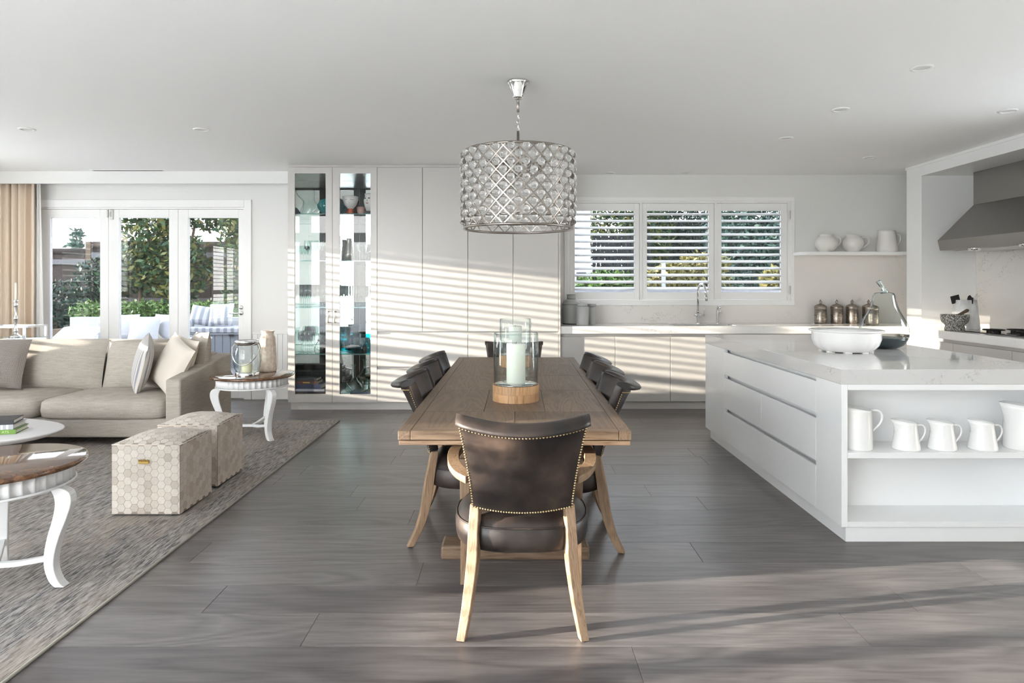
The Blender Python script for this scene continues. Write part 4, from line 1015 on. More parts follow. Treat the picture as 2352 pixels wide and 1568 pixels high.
def ottoman(X, Y, lab, plate):
    t = thing('ottoman', lab, 'ottoman', (X, Y, RZ), 0, 'hexagon patch hide ottomans')
    S = .40; H = .418; z0 = .012
    def top(x, y): return H+.045*(1-abs(2*x/S-1)**2.4)*(1-abs(2*y/S-1)**2.4)
    b = B(); n = 12; vs = []; fs = []
    for j in range(n+1):
        for i in range(n+1): vs.append((S*i/n, S*j/n, top(S*i/n, S*j/n)))
    for j in range(n):
        for i in range(n): a = j*(n+1)+i; fs.append((a, a+1, a+n+2, a+n+1))
    b.add(vs, fs, True)
    b.add([(0,0,z0),(S,0,z0),(S,S,z0),(0,S,z0),(0,0,H),(S,0,H),(S,S,H),(0,S,H)], [(0,3,2,1),(0,1,5,4),(1,2,6,5),(2,3,7,6),(3,0,4,7)])
    part('body', b, 'hide_base', t)
    for x in (.04, S-.04):
        for y in (.04, S-.04): part('foot', B().lathe([(0,-.0),(.014,0),(.014,.012),(0,.012)], 10, (x, y, 0)), 'rubber', t)
    dx, dy = HR*1.5, HR*sqrt(3); side = B()
    def cells(W, Hh):
        """flat-topped hexagons in staggered columns, cut off at the seams: centre, mesh, clipped outline"""
        c = 0; x = HR*.6
        while x-HR < W:
            y = dy*.3+(dy*.5 if c % 2 else 0)
            while y-dy*.5 < Hh:
                q = clip(HPOLY, .001-x, W-.001-x, .001-y, Hh-.001-y)
                if q and max(a_[0] for a_ in q)-min(a_[0] for a_ in q) > .006 and max(a_[1] for a_ in q)-min(a_[1] for a_ in q) > .006:
                    yield x, y, (HEX if len(q) == 6 and all(abs(u[0]-v[0])+abs(u[1]-v[1]) < 1e-6 for u, v in zip(q, HPOLY)) else hexa(q).mesh('hide_patch')), q
                y += dy
            x += dx; c += 1
    for x, z, me, q in cells(S, H-z0):
        part('hide_patch', me, 'hide', t, loc=(x, 0, z+z0), rot=(pi/2, 0, 0))
        for X_ in (S+.0016, -.0016): side.add([(X_, x+p, z+z0+r_) for p, r_ in q], [tuple(range(len(q)))])   # foreshortened sides, joined
        side.add([(x+p, S+.0016, z+z0+r_) for p, r_ in q], [tuple(range(len(q)))])
    for x, y, me, q in cells(S, S):
        e = .004; xx, yy_ = min(max(x, .005), S-.005), min(max(y, .005), S-.005)
        nv = Vector((-(top(xx+e,yy_)-top(xx-e,yy_))/(2*e), -(top(xx,yy_+e)-top(xx,yy_-e))/(2*e), 1)).normalized()
        o = part('hide_patch', me, 'hide', t, loc=(x, y, top(xx, yy_)-(xx-x)*-nv.x/nv.z*-1-.0004)); o.rotation_mode = 'QUATERNION'; o.rotation_quaternion = Vector((0,0,1)).rotation_difference(nv)
    part('side_patches', side, 'hide_side_lit', t, kind='stuff')
    pp = [(0,0,H),(S,0,H),(S,S,H),(0,S,H)]
    part('piping', B().tube(pp, .003, 6, loop=True), 'hide_side_lit', t)
    if plate:
        o = part('handle', bx(.165, .222, -.016, -.003, .310, .330), 'brass_plate', t, bevel=.002)
        for k in range(5): part('stud', B().lathe([(0,.006),(.005,.004),(.006,0)], 8), 'brass_plate', o, loc=(.169+k*.0122, -.016, .331), rot=(pi/2, 0, 0))
ottoman(-2.352, 3.83, 'pale hexagon-patch hide ottoman in front, with small brass handle', True)
ottoman(-2.372, 4.36, 'pale hexagon-patch hide ottoman behind the one with the brass handle', False)

# round side tables
def side_table(X, Y, rz, lab):
    t = thing('side_table', lab, 'side table', (X, Y, RZ), rz, 'round side tables with brown tops')
    part('top', B().lathe([(0,.536),(.345,.536),(.353,.541),(.355,.550),(.352,.558),(.344,.562),(0,.562)], 64), 'pen_shell', t)
    ap = lambda a, r, z: r*(1-.045*abs(sin(a*20)))
    part('apron', B().lathe([(.280,.462),(.303,.460),(.303,.536),(.280,.536)], 320, flute=ap), 'table_white', t)
    part('apron_band', B().tube([(.304*cos(2*pi*i/60), .304*sin(2*pi*i/60), .458) for i in range(60)], .006, 6, loop=True), 'table_white', t)
    for k in range(3):
        a = 2*pi*k/3; d = Vector((cos(a), sin(a), 0)); s_ = Vector((-sin(a), cos(a), 0))
        prof = [(.262,.452,.030),(.300,.430,.046),(.312,.380,.044),(.297,.310,.038),(.270,.230,.033),(.252,.150,.029),(.252,.085,.026),(.272,.030,.026),(.298,.003,.026)]
        lg = part('leg', B().bar([(d*r+Vector((0,0,z)), s_*.024, d*w*.8) for r, z, w in spline(prof, 3)]), 'table_white', t, bevel=.009, seg=3)
        part('stretcher', B().bar([(d*r+Vector((0,0,z)), s_*.016, Vector((0,0,.011))) for r, z in ((.245,.130),(.18,.118),(.10,.105),(0.,.098))]), 'table_white', t, bevel=.003, seg=1)
side_table(-2.325, 2.93, radians(2), 'round side table with glossy brown top, nearest to the camera')
side_table(PX(580, 5.86), 5.86, radians(-38), 'round side table with brown top between the sofa and glass cabinet')
TZ = RZ+.562
# lantern and vase on the far table
X, Y = PX(568, 5.74), 5.74
ln = thing('lantern', 'clear glass jar lantern with chrome rim and bail handle', 'lantern', (X, Y, TZ))
part('foot', B().lathe([(0,0),(.098,0),(.100,.004),(.100,.030),(.094,.036),(0,.012)], 32), 'chrome', ln)
part('glass', B().lathe([(.092,.030),(.108,.07),(.118,.13),(.114,.19),(.098,.245),(.088,.275),(.086,.275),(.096,.243),(.111,.19),(.115,.13),(.105,.07),(.09,.034)], 40), 'hurricane_glass', ln)
part('collar', B().lathe([(.090,.268),(.096,.270),(.098,.285),(.102,.292),(.102,.306),(.094,.310),(.088,.300),(.088,.270)], 32), 'chrome', ln)
pts = [(-.104,0,.285)]+[(-.125*cos(a), -.105*sin(a)**1.0, .285-.185*sin(a)) for a in [pi*k/16 for k in range(1, 16)]]+[(.104,0,.285)]
part('handle', B().tube(pts, .0055, 8), 'steel', ln)
cd = tag(part('candle', B().lathe([(0,0),(.043,0),(.044,.003),(.044,.088),(.040,.092),(0,.088)], 24), 'wax_yellow', loc=(X-.005, Y, TZ+.0122)), 'short yellow pillar candle inside the glass jar lantern', 'candle')
X, Y = PX(615, 6.02), 6.02
vs_ = thing('vase', 'tall cream textured ceramic vase behind the jar lantern', 'vase', (X, Y, TZ))
knob = lambda a, r, z: r*(1+(.035*cos(a*13)*(.5+.5*cos(z*150)) if .09 < z < .30 else 0.))
prof = [(0,0),(.074,0),(.078,.006)]+[(.078-.012*((k/22)**1.6), .01+.30*k/22) for k in range(1, 23)]+[(.060,.325),(.054,.335),(.053,.355),(.056,.366),(.060,.370),(.058,.374),(.050,.372),(.047,.33),(0,.30)]
part('body', B().lathe(prof, 78, flute=knob), 'vase_cream', vs_)

# coffee table with books
ct = thing('coffee_table', 'low white pebble-shaped coffee table in front of the sofa', 'coffee table', (-4.02, 4.50, RZ))
b = B(); 
def blob(s, z):
    R_ = []
    for i in range(48):
        a = 2*pi*i/48; r = 1+.10*cos(3*a)
        R_.append((.80*s*r*cos(a), .52*s*r*sin(a)*(1+.12*cos(a)), z))
    return R_
b.rings([blob(.74,.285), blob(.90,.305), blob(.98,.333), blob(1.0,.345), blob(.99,.350), blob(.02,.350)])
part('top', b, 'plaster_white', ct)
b = B(); b.rings([[(x*.9,y*.9,z) for x,y,z in blob(.45, 0.)], blob(.42, .15), blob(.5, .29)]); part('base', b, 'plaster_white', ct)
def book(name, X, Y, z, w, d, h, rz, m, lab, cat='book', group='books on the coffee table', spine=None, sl=.004):
    t = thing(name, lab, cat, (X, Y, z), rz, group)
    c = B(); c.box(-w/2, w/2, -d/2, d/2, 0, sl); c.box(-w/2, w/2, -d/2, d/2, h-sl, h); c.box(-w/2, w/2, -d/2, -d/2+sl, sl, h-sl)
    part('cover', c, m, t); part('pages', bx(-w/2+.006, w/2-.006, -d/2+sl, d/2-.006, sl, h-sl), 'paper', t)
    return t
def lettering(txt, size, parent, loc, rot, m, ext=.0004):
    cu = bpy.data.curves.new('lettering', 'FONT'); cu.body = txt; cu.size = size; cu.extrude = ext; cu.align_x = 'CENTER'; cu.align_y = 'CENTER'
    o = link('text_tmp', cu); me = bpy.data.meshes.new_from_object(o); bpy.data.objects.remove(o, do_unlink=True)
    me.materials.clear(); me.materials.append(M[m]); return part('lettering', me, m, parent, loc, rot)
bxx, byy = PX(2, 4.42), 4.47; zz = RZ+.3505
t = book('book', bxx-.05, byy, zz, .27, .20, .030, radians(16), 'book_green', 'green hardback book at the bottom of the coffee table stack')
lettering('ATS', .024, t, (.075, -.1005, .015), (pi/2, 0, 0), 'print_green')
t = book('book', bxx-.055, byy+.005, zz+.0305, .25, .19, .032, radians(14), 'book_grey', 'grey and white book in the middle of the coffee table stack')
for k in range(3): part('stripe', bx(.02+k*.032, .032+k*.032, -.0962, -.095, .001, .031), 'print_white', t)
t = book('book', bxx-.06, byy, zz+.063, .24, .185, .030, radians(20), 'book_black', 'black book on top of the coffee table stack')

# console with candlestick, curtains
cn = thing('console_table', 'narrow chrome and glass console table behind the sofa', 'console', (0, 0, 0))
c0, c1, cy0, cy1 = -6.20, PX(80, 7.2), 7.05, 7.40; zt_ = PZ(775, 7.2)
part('top', bx(c0, c1, cy0, cy1, zt_-.012, zt_), 'hurricane_glass', cn)
for (xx, y) in ((c0+.012, cy0+.012), (c1-.012, cy0+.012), (c0+.012, cy1-.012), (c1-.012, cy1-.012)):
    part('leg', bx(xx-.011, xx+.011, y-.011, y+.011, 0, zt_+.135), 'chrome', cn)
for y in (cy0+.012, cy1-.012): part('rail', bx(c0+.024, c1-.024, y-.009, y+.009, zt_+.115, zt_+.135), 'chrome', cn)
for xx in (c0+.012, c1-.012): part('rail', bx(xx-.009, xx+.009, cy0+.024, cy1-.024, zt_+.115, zt_+.135), 'chrome', cn)
for y in (cy0+.012, cy1-.012): part('shelf_rail', bx(c0+.024, c1-.024, y-.009, y+.009, zt_-.034, zt_-.014), 'chrome', cn)
X, Y = PX(33, 7.2), 7.22
cs = thing('candlestick', 'tall silver candlestick on the console by the curtain', 'candlestick', (X, Y, zt_))
part('stick', B().lathe([(0,0),(.062,0),(.064,.008),(.052,.022),(.030,.036),(.018,.05),(.022,.062),(.030,.072),(.020,.085),(.014,.10),(.013,.19),(.020,.20),(.024,.21),(.016,.225),(.012,.25),(.011,.33),(.018,.345),(.024,.36),(.016,.372),(.014,.38),(.022,.40),(.024,.412),(.014,.413),(0,.405)], 24), 'chrome', cs)
tag(part('taper_candle', B().lathe([(0,.0),(.011,0),(.011,.02),(.010,.19),(.006,.20),(0,.203)], 14), 'wax', loc=(X, Y, zt_+.4055)), 'white taper candle in the silver candlestick', 'candle')
def drape(x0, x1, y, z0, z1, folds, amp, lean=0.):
    b = B(); nx, nz = folds*10, 10; vs = []; fs = []
    for j in range(nz+1):
        f = j/nz
        for i in range(nx+1):
            u = i/nx; am = amp*(1+.35*sin(7.3*u*folds/3+1)+.15*sin(3*f+u*9))
            vs.append((x0+(x1-x0)*u+lean*(1-f)*u+.012*sin(u*folds*4.4), y+am*sin(2*pi*folds*u+.6*sin(5*u)+.15*f), z0+(z1-z0)*f))
    for j in range(nz):
        for i in range(nx): a = j*(nx+1)+i; fs.append((a, a+1, a+nx+2, a+nx+1))
    return b.add(vs, fs, True)
cu = tag(part('curtain', drape(-6.26, -5.635, 7.69, .02, 2.68, 9, .034), 'curtain_beige'), 'beige linen curtain hanging at the left of the glass doors', 'curtain')
cu.modifiers.new('thick', 'SOLIDIFY').thickness = .003
cu = tag(part('sheer_curtain', drape(-5.612, -5.575, 7.70, .02, 2.68, 2, .020, .055), 'curtain_sheer'), 'white sheer curtain beside the beige curtain', 'curtain')
cu.modifiers.new('thick', 'SOLIDIFY').thickness = .002
# ================================================================== INSIDE THE DISPLAY CABINET
def GX(px, Y=7.32): return PX(px, Y)
def one(name, lab, cat, b, m, X, Y, z, group=None, rz=0.):
    return tag(part(name, b, m, None, (X, Y, z+.0005), (0, 0, rz)), lab, cat, group)
wine = B().lathe([(0,0),(.032,0),(.033,.003),(.006,.008),(.004,.02),(.004,.085),(.010,.095),(.030,.115),(.036,.145),(.034,.185),(.031,.200),(.0298,.200),(.033,.18),(.0345,.145),(.028,.118),(0,.10)], 16).mesh('wine_glass')
flute = B().lathe([(0,0),(.029,0),(.030,.003),(.006,.008),(.004,.02),(.004,.075),(.010,.090),(.021,.12),(.024,.17),(.0225,.235),(.0215,.235),(.0228,.17),(.019,.12),(0,.098)], 14).mesh('champagne_flute')
tumbler = B().lathe([(0,0),(.030,0),(.033,.09),(.0315,.09),(.029,.008),(0,.008)], 16).mesh('tumbler')
rnd = random.Random(5)
ORD = ['first', 'second', 'third', 'fourth', 'fifth', 'sixth']
def rows_of(name, me, m, x0, x1, z, n, ys, labf, group, h=1.):
    for j, y in enumerate(ys):
        for k in range(n):
            X = PX(x0+(x1-x0)*(k+.5*(j % 2))/(n-.5), y)
            o = part(name, me, m, None, (X, y, z+.0005)); o.scale = (1, 1, h)
            row = (['front', 'back'] if len(ys) == 2 else ['front', 'middle', 'back'])[j]
            tag(o, '%s %s from the left in the %s row, %s' % (labf[0], ORD[k], row, labf[1]), 'glass', group)
rows_of('champagne_flute', flute, 'stem_glass', 692, 745, SH[2], 6, (7.25, 7.33, 7.41), ('champagne flute', 'third cabinet shelf, left door'), 'flutes on the left of the third glass shelf', 1.05)
rows_of('champagne_flute', flute, 'stem_glass', 784, 848, SH[2], 6, (7.25, 7.33, 7.41), ('champagne flute', 'third cabinet shelf, right door'), 'flutes on the right of the third glass shelf', 1.0)
rows_of('wine_glass', wine, 'stem_glass', 706, 744, SH[1], 3, (7.26, 7.35), ('wine glass', 'second cabinet shelf'), 'wine glasses on the second glass shelf', 1.12)
rows_of('wine_glass', wine, 'stem_glass', 692, 716, SH[3], 3, (7.26, 7.35, 7.43), ('wine glass', 'fourth cabinet shelf'), 'wine glasses on the fourth glass shelf', 1.2)
one('carafe', 'clear glass carafe beside the wine glasses on the fourth shelf', 'carafe', B().lathe([(0,0),(.06,0),(.072,.02),(.074,.06),(.055,.10),(.026,.14),(.022,.19),(.032,.22),(.030,.22),(.02,.19),(.024,.14),(.053,.10),(.071,.06),(0,.01)], 24), 'stem_glass', GX(737, 7.27), 7.27, SH[3])
# top shelf
one('glass_vase', 'tall clear freeform glass vase on the top shelf', 'vase', B().rings([[((.085+.02*sin(9*f))*cos(a)+.03*sin(5*f), (.06)*sin(a), .285*f+.03*f*cos(a*2+1)) for a in [2*pi*i/24 for i in range(24)]] for f in [k/12 for k in range(13)]], True, False), 'stem_glass', GX(707), 7.32, SH[0])
rib = lambda a, r, z: r*(1+.035*cos(a*22))
one('ribbed_vase', 'round dark teal ribbed vase on the top shelf between the doors', 'vase', B().lathe([(0,0),(.07,0),(.12,.03),(.158,.08),(.162,.12),(.13,.17),(.07,.20),(.04,.205),(.04,.215),(.03,.215),(0,.19)], 110, flute=rib), 'teal_glaze', GX(764, 7.42), 7.42, SH[0])
fv = thing('face_cup', 'pink cup painted with a face on a red foot, top shelf', 'ornament', (GX(805, 7.26), 7.26, SH[0]+.0005), 0)
part('foot', B().lathe([(0,0),(.028,0),(.026,.06),(0,.065)], 16), 'red_glaze', fv)
cup = part('cup', B().lathe([(0,.055),(.03,.060),(.065,.10),(.083,.15),(.088,.195),(.083,.195),(.078,.15),(0,.08)], 32), 'face_white', fv)
def on_face(nm, x, z, w, h, m, R_=.088, zz=.17):
    r = .030+(.058)*min(1, max(0, (z-.06)/.12)); y = -sqrt(max(1e-5, r*r-x*x))-.001
    b = B().add([(w*cos(a), 0, h*sin(a)) for a in [2*pi*i/14 for i in range(14)]], [tuple(range(14))])
    part(nm, b, m, cup, loc=(x, y-.004, z), rot=(radians(-14), 0, atan2(x, -y)*1.0))
for s in (-1, 1):
    on_face('eye', s*.036, .158, .020, .009, 'paint_black'); on_face('iris', s*.036, .1575, .007, .006, 'pink_glaze')
on_face('mouth', .004, .095, .014, .006, 'lip_red'); on_face('nose', .003, .128, .004, .018, 'paint_black')
one('ceramic_ewer', 'small red glazed ewer behind the face cup on the top shelf', 'ewer', B().lathe([(0,0),(.03,0),(.055,.05),(.06,.10),(.04,.15),(.03,.19),(.045,.235),(.04,.235),(.02,.19),(0,.05)], 24), 'red_glaze', GX(800, 7.60), 7.60, SH[0])
one('pink_bowl', 'small dusty pink bowl between the face cup and cat vase', 'bowl', B().lathe([(0,0),(.025,0),(.045,.03),(.05,.09),(.046,.09),(.04,.03),(0,.01)], 24), 'pink_glaze', GX(830, 7.36), 7.36, SH[0])
cv = thing('cat_vase', 'pale vase painted with a smiling face, right end of top shelf', 'ornament', (GX(851, 7.27), 7.27, SH[0]+.0005))
part('plinth', bx(-.06, .06, -.045, .045, 0, .032), 'paint_black', cv)
cb = part('head', B().lathe([(0,.032),(.045,.032),(.065,.09),(.075,.15),(.06,.20),(.066,.225),(.06,.225),(.05,.2),(0,.1)], 28), 'face_white', cv)
for x, z, w_, h_, m_ in ((-.046, .17, .012, .007, 'paint_black'), (.0, .17, .012, .007, 'paint_black'), (-.022, .115, .018, .005, 'lip_red'), (-.022, .145, .003, .016, 'paint_black')):
    part('paint', B().add([(w_*cos(a), 0, h_*sin(a)) for a in [2*pi*i/12 for i in range(12)]], [tuple(range(12))]), m_, cb, loc=(x, -sqrt(.0745**2-x*x)-.003, z), rot=(0, 0, atan2(x, .0745)))
# second shelf, right
one('metal_vase', 'tall tapered dark metal vase on the second shelf', 'vase', B().lathe([(0,0),(.055,0),(.05,.08),(.036,.18),(.025,.235),(.030,.245),(.022,.245),(0,.2)], 28), 'pot_grey', GX(802, 7.27), 7.27, SH[1])
one('metal_vase', 'slim dark metal vase beside the wider one on the second shelf', 'vase', B().lathe([(0,0),(.035,0),(.03,.10),(.022,.20),(.024,.235),(.018,.235),(0,.2)], 24), 'pot_grey', GX(791, 7.34), 7.34, SH[1])
ft = lambda a, r, z: r*(1+.06*cos(a*14) if z > .1 else 1)
one('crystal_goblet', 'cut crystal footed bowl at the right of the second shelf', 'goblet', B().lathe([(0,0),(.05,0),(.048,.006),(.012,.02),(.010,.075),(.03,.09),(.075,.12),(.088,.17),(.08,.205),(.076,.205),(.083,.17),(.07,.122),(0,.09)], 70, flute=ft), 'stem_glass', GX(838, 7.30), 7.30, SH[1])
# fourth shelf, right: turquoise glass
one('turquoise_vase', 'tall turquoise glass vase on the fourth shelf', 'vase', B().lathe([(0,0),(.062,0),(.066,.05),(.070,.16),(.074,.275),(.070,.275),(.066,.16),(.058,.014),(0,.014)], 28), 'glass_teal', GX(792, 7.56), 7.56, SH[3])
for k in range(7):
    a = 2*pi*k/7; one('turquoise_tumbler', 'small pale turquoise tumbler on the fourth shelf, %s of its ring' % ['rightmost', 'back right', 'back centre', 'back left', 'leftmost', 'front left', 'front right'][k], 'glass', tumbler, 'teal_thin', GX(822, 7.47)+.085*cos(a), 7.47+.07*sin(a), SH[3]+(0.), 'turquoise tumblers on the fourth shelf').scale = (1.05, 1.05, 1.7)
rib2 = lambda a, r, z: r*(1+.03*cos(a*26))
one('turquoise_bowl', 'ribbed turquoise glass bowl in front of the tumblers', 'bowl', B().lathe([(0,0),(.05,0),(.085,.04),(.10,.10),(.097,.10),(.08,.042),(0,.010)], 104, flute=rib2), 'teal_thin', GX(812, 7.275), 7.275, SH[3])
one('turquoise_beaker', 'solid turquoise beaker at the right end of the fourth shelf', 'glass', B().lathe([(0,0),(.03,0),(.034,.12),(.031,.12),(.028,.01),(0,.01)], 20), 'glass_teal', GX(848, 7.22), 7.22, SH[3])
one('black_figurine', 'little black ornament beside the turquoise beaker', 'ornament', B().lathe([(0,0),(.022,0),(.018,.03),(.026,.05),(.018,.075),(0,.085)], 16), 'paint_black', GX(839, 7.22), 7.22, SH[3])
# bottom: books, decanters, goblets
z = .1505; Yb = 7.27
specs = [(.40,.030,'book_brown','wide brown book at the bottom of the cabinet stack'), (.37,.022,'book_black','thin black book second from the bottom of the cabinet stack'), (.36,.026,'book_grey','grey book third from the bottom of the cabinet stack'),
         (.33,.052,'book_navy','thick dark navy book in the cabinet stack'), (.29,.032,'book_brown','brown book with gold lettering near the top of the stack'), (.275,.030,'book_black','black book on top of the cabinet stack')]
for w_, h_, m_, lb in specs:
    t = book('book', -2.430+w_/2, Yb, z, w_, .20, h_, 0, m_, lb, group='books in the display cabinet')
    if m_ == 'book_brown' and h_ > .031:
        for q in range(7): part('title_mark', bx(-.02+q*.011, -.012+q*.011, -.1008, -.0999, h_*.35, h_*.68), 'brass_plate', t)     # gold title, too small to read
    z += h_+.0006
for k, px in enumerate((700, 733)):
    one('storage_box', ['dark grey storage box behind the cabinet books, left one', 'dark grey storage box behind the cabinet books, right one'][k], 'box', bx(-.075, .075, -.08, .08, 0, .24), 'dark_fence', GX(px, 7.47), 7.46, .1502, 'storage boxes in the cabinet')
dec = B().lathe([(0,0),(.085,0),(.105,.03),(.09,.07),(.05,.11),(.022,.16),(.016,.25),(.026,.28),(.024,.28),(.013,.25),(.02,.16),(.047,.11),(.087,.07),(.10,.03),(0,.008)], 32).mesh('decanter')
one('decanter', 'wide-bottomed clear glass decanter at the bottom, left one', 'decanter', dec, 'stem_glass', GX(789, 7.26), 7.26, .1505, 'decanters in the cabinet')
one('decanter', 'wide-bottomed clear glass decanter at the bottom, right one', 'decanter', dec, 'stem_glass', GX(812, 7.50), 7.50, .1505, 'decanters in the cabinet').scale = (1, 1, 1.1)
t = book('book', GX(838, 7.27), 7.27, .1505, .28, .20, .040, 0, 'book_navy', 'dark book lying under the two smoky goblets', group='books in the display cabinet')
gob = B().lathe([(0,0),(.036,0),(.038,.003),(.008,.012),(.005,.10),(.012,.115),(.034,.135),(.042,.165),(.039,.165),(.03,.137),(0,.12)], 20).mesh('goblet')
one('smoky_goblet', 'smoky green glass goblet on the dark book, left of two', 'goblet', gob, 'glass_smoke', GX(834, 7.24), 7.24, .191, 'smoky goblets in the cabinet')
o = one('smoky_goblet', 'smoky green glass goblet on the dark book, right of two', 'goblet', gob, 'glass_smoke', GX(847, 7.31), 7.32, .191, 'smoky goblets in the cabinet'); o.scale = (1.1, 1.1, 1.12)

# ================================================================== OUTSIDE
bh = tag(part('sun_block_hedge', B().rings([[(x, y, z) for x, z in ((-17.2, -.03), (-15.8, -.03), (-15.7, 4.6), (-16.0, 5.0), (-17.0, 5.0), (-17.3, 4.6))] for y in (-10., -5.5, -1.15)], smooth=False), 'leaf_dark'), 'unseen tall hedge added to block sun from the left rear windows', 'hedge')  # added out of view to keep direct sun off the rear space
struct('patio', bx(-16, 14, WY+.2, 40, -.10, -.02), 'deck_board')
struct('ground', bx(-40, 30, -40, YR-.2, -.12, -.03), 'bounce_paving')  # unseen ground made pale to bounce daylight up to the ceiling
struct('ground', bx(-40, XL-.2, YR-.2, WY+.2, -.12, -.03), 'bounce_paving')
struct('ground', bx(XR+.2, 30, YR-.2, WY+.2, -.12, -.03), 'bounce_paving')
def foliage(n, shapes, size, seed, up=.3):
    """leaf quads scattered through ellipsoids (cx, cy, cz, rx, ry, rz)"""
    r = random.Random(seed); vs = []; fs = []
    tot = sum(s[3]*s[4]*s[5] for s in shapes)
    for s in shapes:
        for _ in range(max(8, int(n*s[3]*s[4]*s[5]/tot))):
            while True:
                u = Vector((r.uniform(-1,1), r.uniform(-1,1), r.uniform(-1,1)))
                if .25 < u.length < 1: break
            c = Vector((s[0]+u.x*s[3], s[1]+u.y*s[4], s[2]+u.z*s[5]))
            d = Vector((r.uniform(-1,1), r.uniform(-1,1), r.uniform(-.6,1))).normalized(); q = d.cross(Vector((r.uniform(-1,1), r.uniform(-1,1), r.uniform(-1,1)))).normalized()
            L = size*r.uniform(.7, 1.3); W = L*.22
            i = len(vs); vs += [tuple(c), tuple(c+d*L*.5+q*W), tuple(c+d*L), tuple(c+d*L*.5-q*W)]; fs.append((i, i+1, i+2, i+3))
    return B().add(vs, fs)
def rawmesh(b, name):
    me = bpy.data.meshes.new(name); me.from_pydata(b.v, [], b.f); return me
def tree(name, lab, cat, base, trunk, shapes, n, size, m, seed, group=None):
    t = thing(name, lab, cat, base, 0, group)
    if trunk:
        tr = part('trunk', B().tube(trunk, [.06-.035*k/(len(trunk)-1) for k in range(len(trunk))], 8), 'bark', t)
    part('foliage', rawmesh(foliage(n, shapes, size, seed), 'foliage'), m, t, kind='stuff')
    return t
# fence of brush panels with rails
fn = thing('brush_fence', 'dark brown brushwood fence with grey rails beyond the terrace', 'fence', (0, 0, 0)); FY = 14.2
ztop = [2.12, 2.12, 2.42, 2.42, 2.6, 2.6]
for k in range(6):
    a = -13.0+k*1.9; z = 2.10 if a < -9.4 else (2.25 if a < -7.3 else 2.45)
    part('panel', bx(a, a+1.88, FY, FY+.06, 0, z), 'brush_fence', fn)
    rl = B().tube([(a, FY+.02, z), (a+1.88, FY+.02, z)], .07, 8); part('cap', rl, 'brush_fence', fn)
    for zr in (z-.28, .98): part('rail', bx(a, a+1.88, FY-.04, FY, zr, zr+.11), 'rail_grey', fn)
    part('post', bx(a-.06, a+.05, FY-.05, FY+.05, 0, z+.06), 'bark', fn)
# rendered garden wall with hedge behind
gw = tag(part('planter_wall', bx(PX(160, 11.9), -2.0, 11.9, 12.08, -.02, .785), 'outdoor_white', bevel=.01), 'low white rendered garden wall behind the outdoor seats', 'wall')
hg = tag(part('hedge', rawmesh(foliage(9000, [(PX(285+i*42, 12.4), 12.42, .80+.02*(i % 2), .36, .26, .27) for i in range(-2, 10)], .07, 3), 'hedge'), 'leaf_hedge'), 'bright green clipped hedge along the top of the white wall', 'hedge'); hg['kind'] = 'stuff'
hz = struct('soil', bx(-8.6, -2.0, 12.09, 12.8, -.02, .55), 'bark')
# trees
tree('magnolia_tree', 'magnolia tree with painted sunlit gold leaves behind the middle glass door', 'tree', (PX(322, 13.1), 13.1, 0), [(0,0,0),(.02,0,.9),(.0,0,1.3),(.12,.0,1.8),(.25,0,2.4)],
     [(-.1,0,1.75,.62,.45,.55),(.35,0,1.6,.5,.4,.5),(.15,.1,2.35,.55,.4,.42),(-.15,0,2.85,.35,.3,.42),(.55,0,2.75,.25,.3,.5),(-.5,0,1.4,.3,.3,.4)], 3600, .135, 'leaf_magnolia', 7, 'magnolia trees by the fence')
tree('magnolia_tree', 'dark magnolia tree with overhanging crown behind the right glass door', 'tree', (PX(425, 13.3), 13.3, 0), [(0,0,0),(-.05,0,1.0),(.05,0,1.8),(.2,0,2.6)],
     [(.5,0,2.85,.9,.4,.38),(.05,-.1,1.9,.45,.4,.5),(-.05,-.2,1.3,.42,.3,.35),(1.35,-.2,2.55,.35,.35,.5),(.25,0,1.6,.3,.3,.4),(1.0,0,3.1,.9,.4,.3)], 4000, .135, 'leaf_magnolia', 8, 'magnolia trees by the fence')
tree('leafy_shrub', 'sunlit leafy shrub at the right of the right glass door', 'shrub', (PX(540, 12.9), 12.9, 0), [(0,0,0),(.0,0,1.6)], [(0,0,2.3,.34,.3,.45),(.1,0,1.3,.35,.3,.6),(.3,0,2.8,.4,.3,.4)], 1700, .13, 'leaf_magnolia', 9)
tree('conifer', 'distant conifer rising above the fence behind the left glass door', 'tree', (PX(176, 26), 26, 0), [(0,0,0),(0,0,3.6)], [(.0,0,3.4-.45*k+.25*0,.16+.13*k,.2,.16) for k in range(6)], 1500, .22, 'leaf_blue', 12)
for k, (px, Y, h, rx, nn) in enumerate(((128, 13.3, 1.35, .40, 900), (158, 13.6, .9, .25, 500), (210, 13.4, 1.75, .42, 1300), (245, 13.5, 1.6, .4, 900))):
    tree('fence_shrub', ['dark leafy shrub at the left edge of the left glass door', 'low dark shrub in front of the fence behind the left door', 'tall dark leafy shrub against the fence behind the left door', 'tall dark leafy shrub hidden by the stile between left and middle doors'][k], 'shrub', (PX(px, Y), Y, 0), [(0,0,0),(0,0,h*.8)], [(0,0,h*.62,rx,.3,h*.48)], nn, .11, 'leaf_dark', 20+k, 'shrubs along the fence')
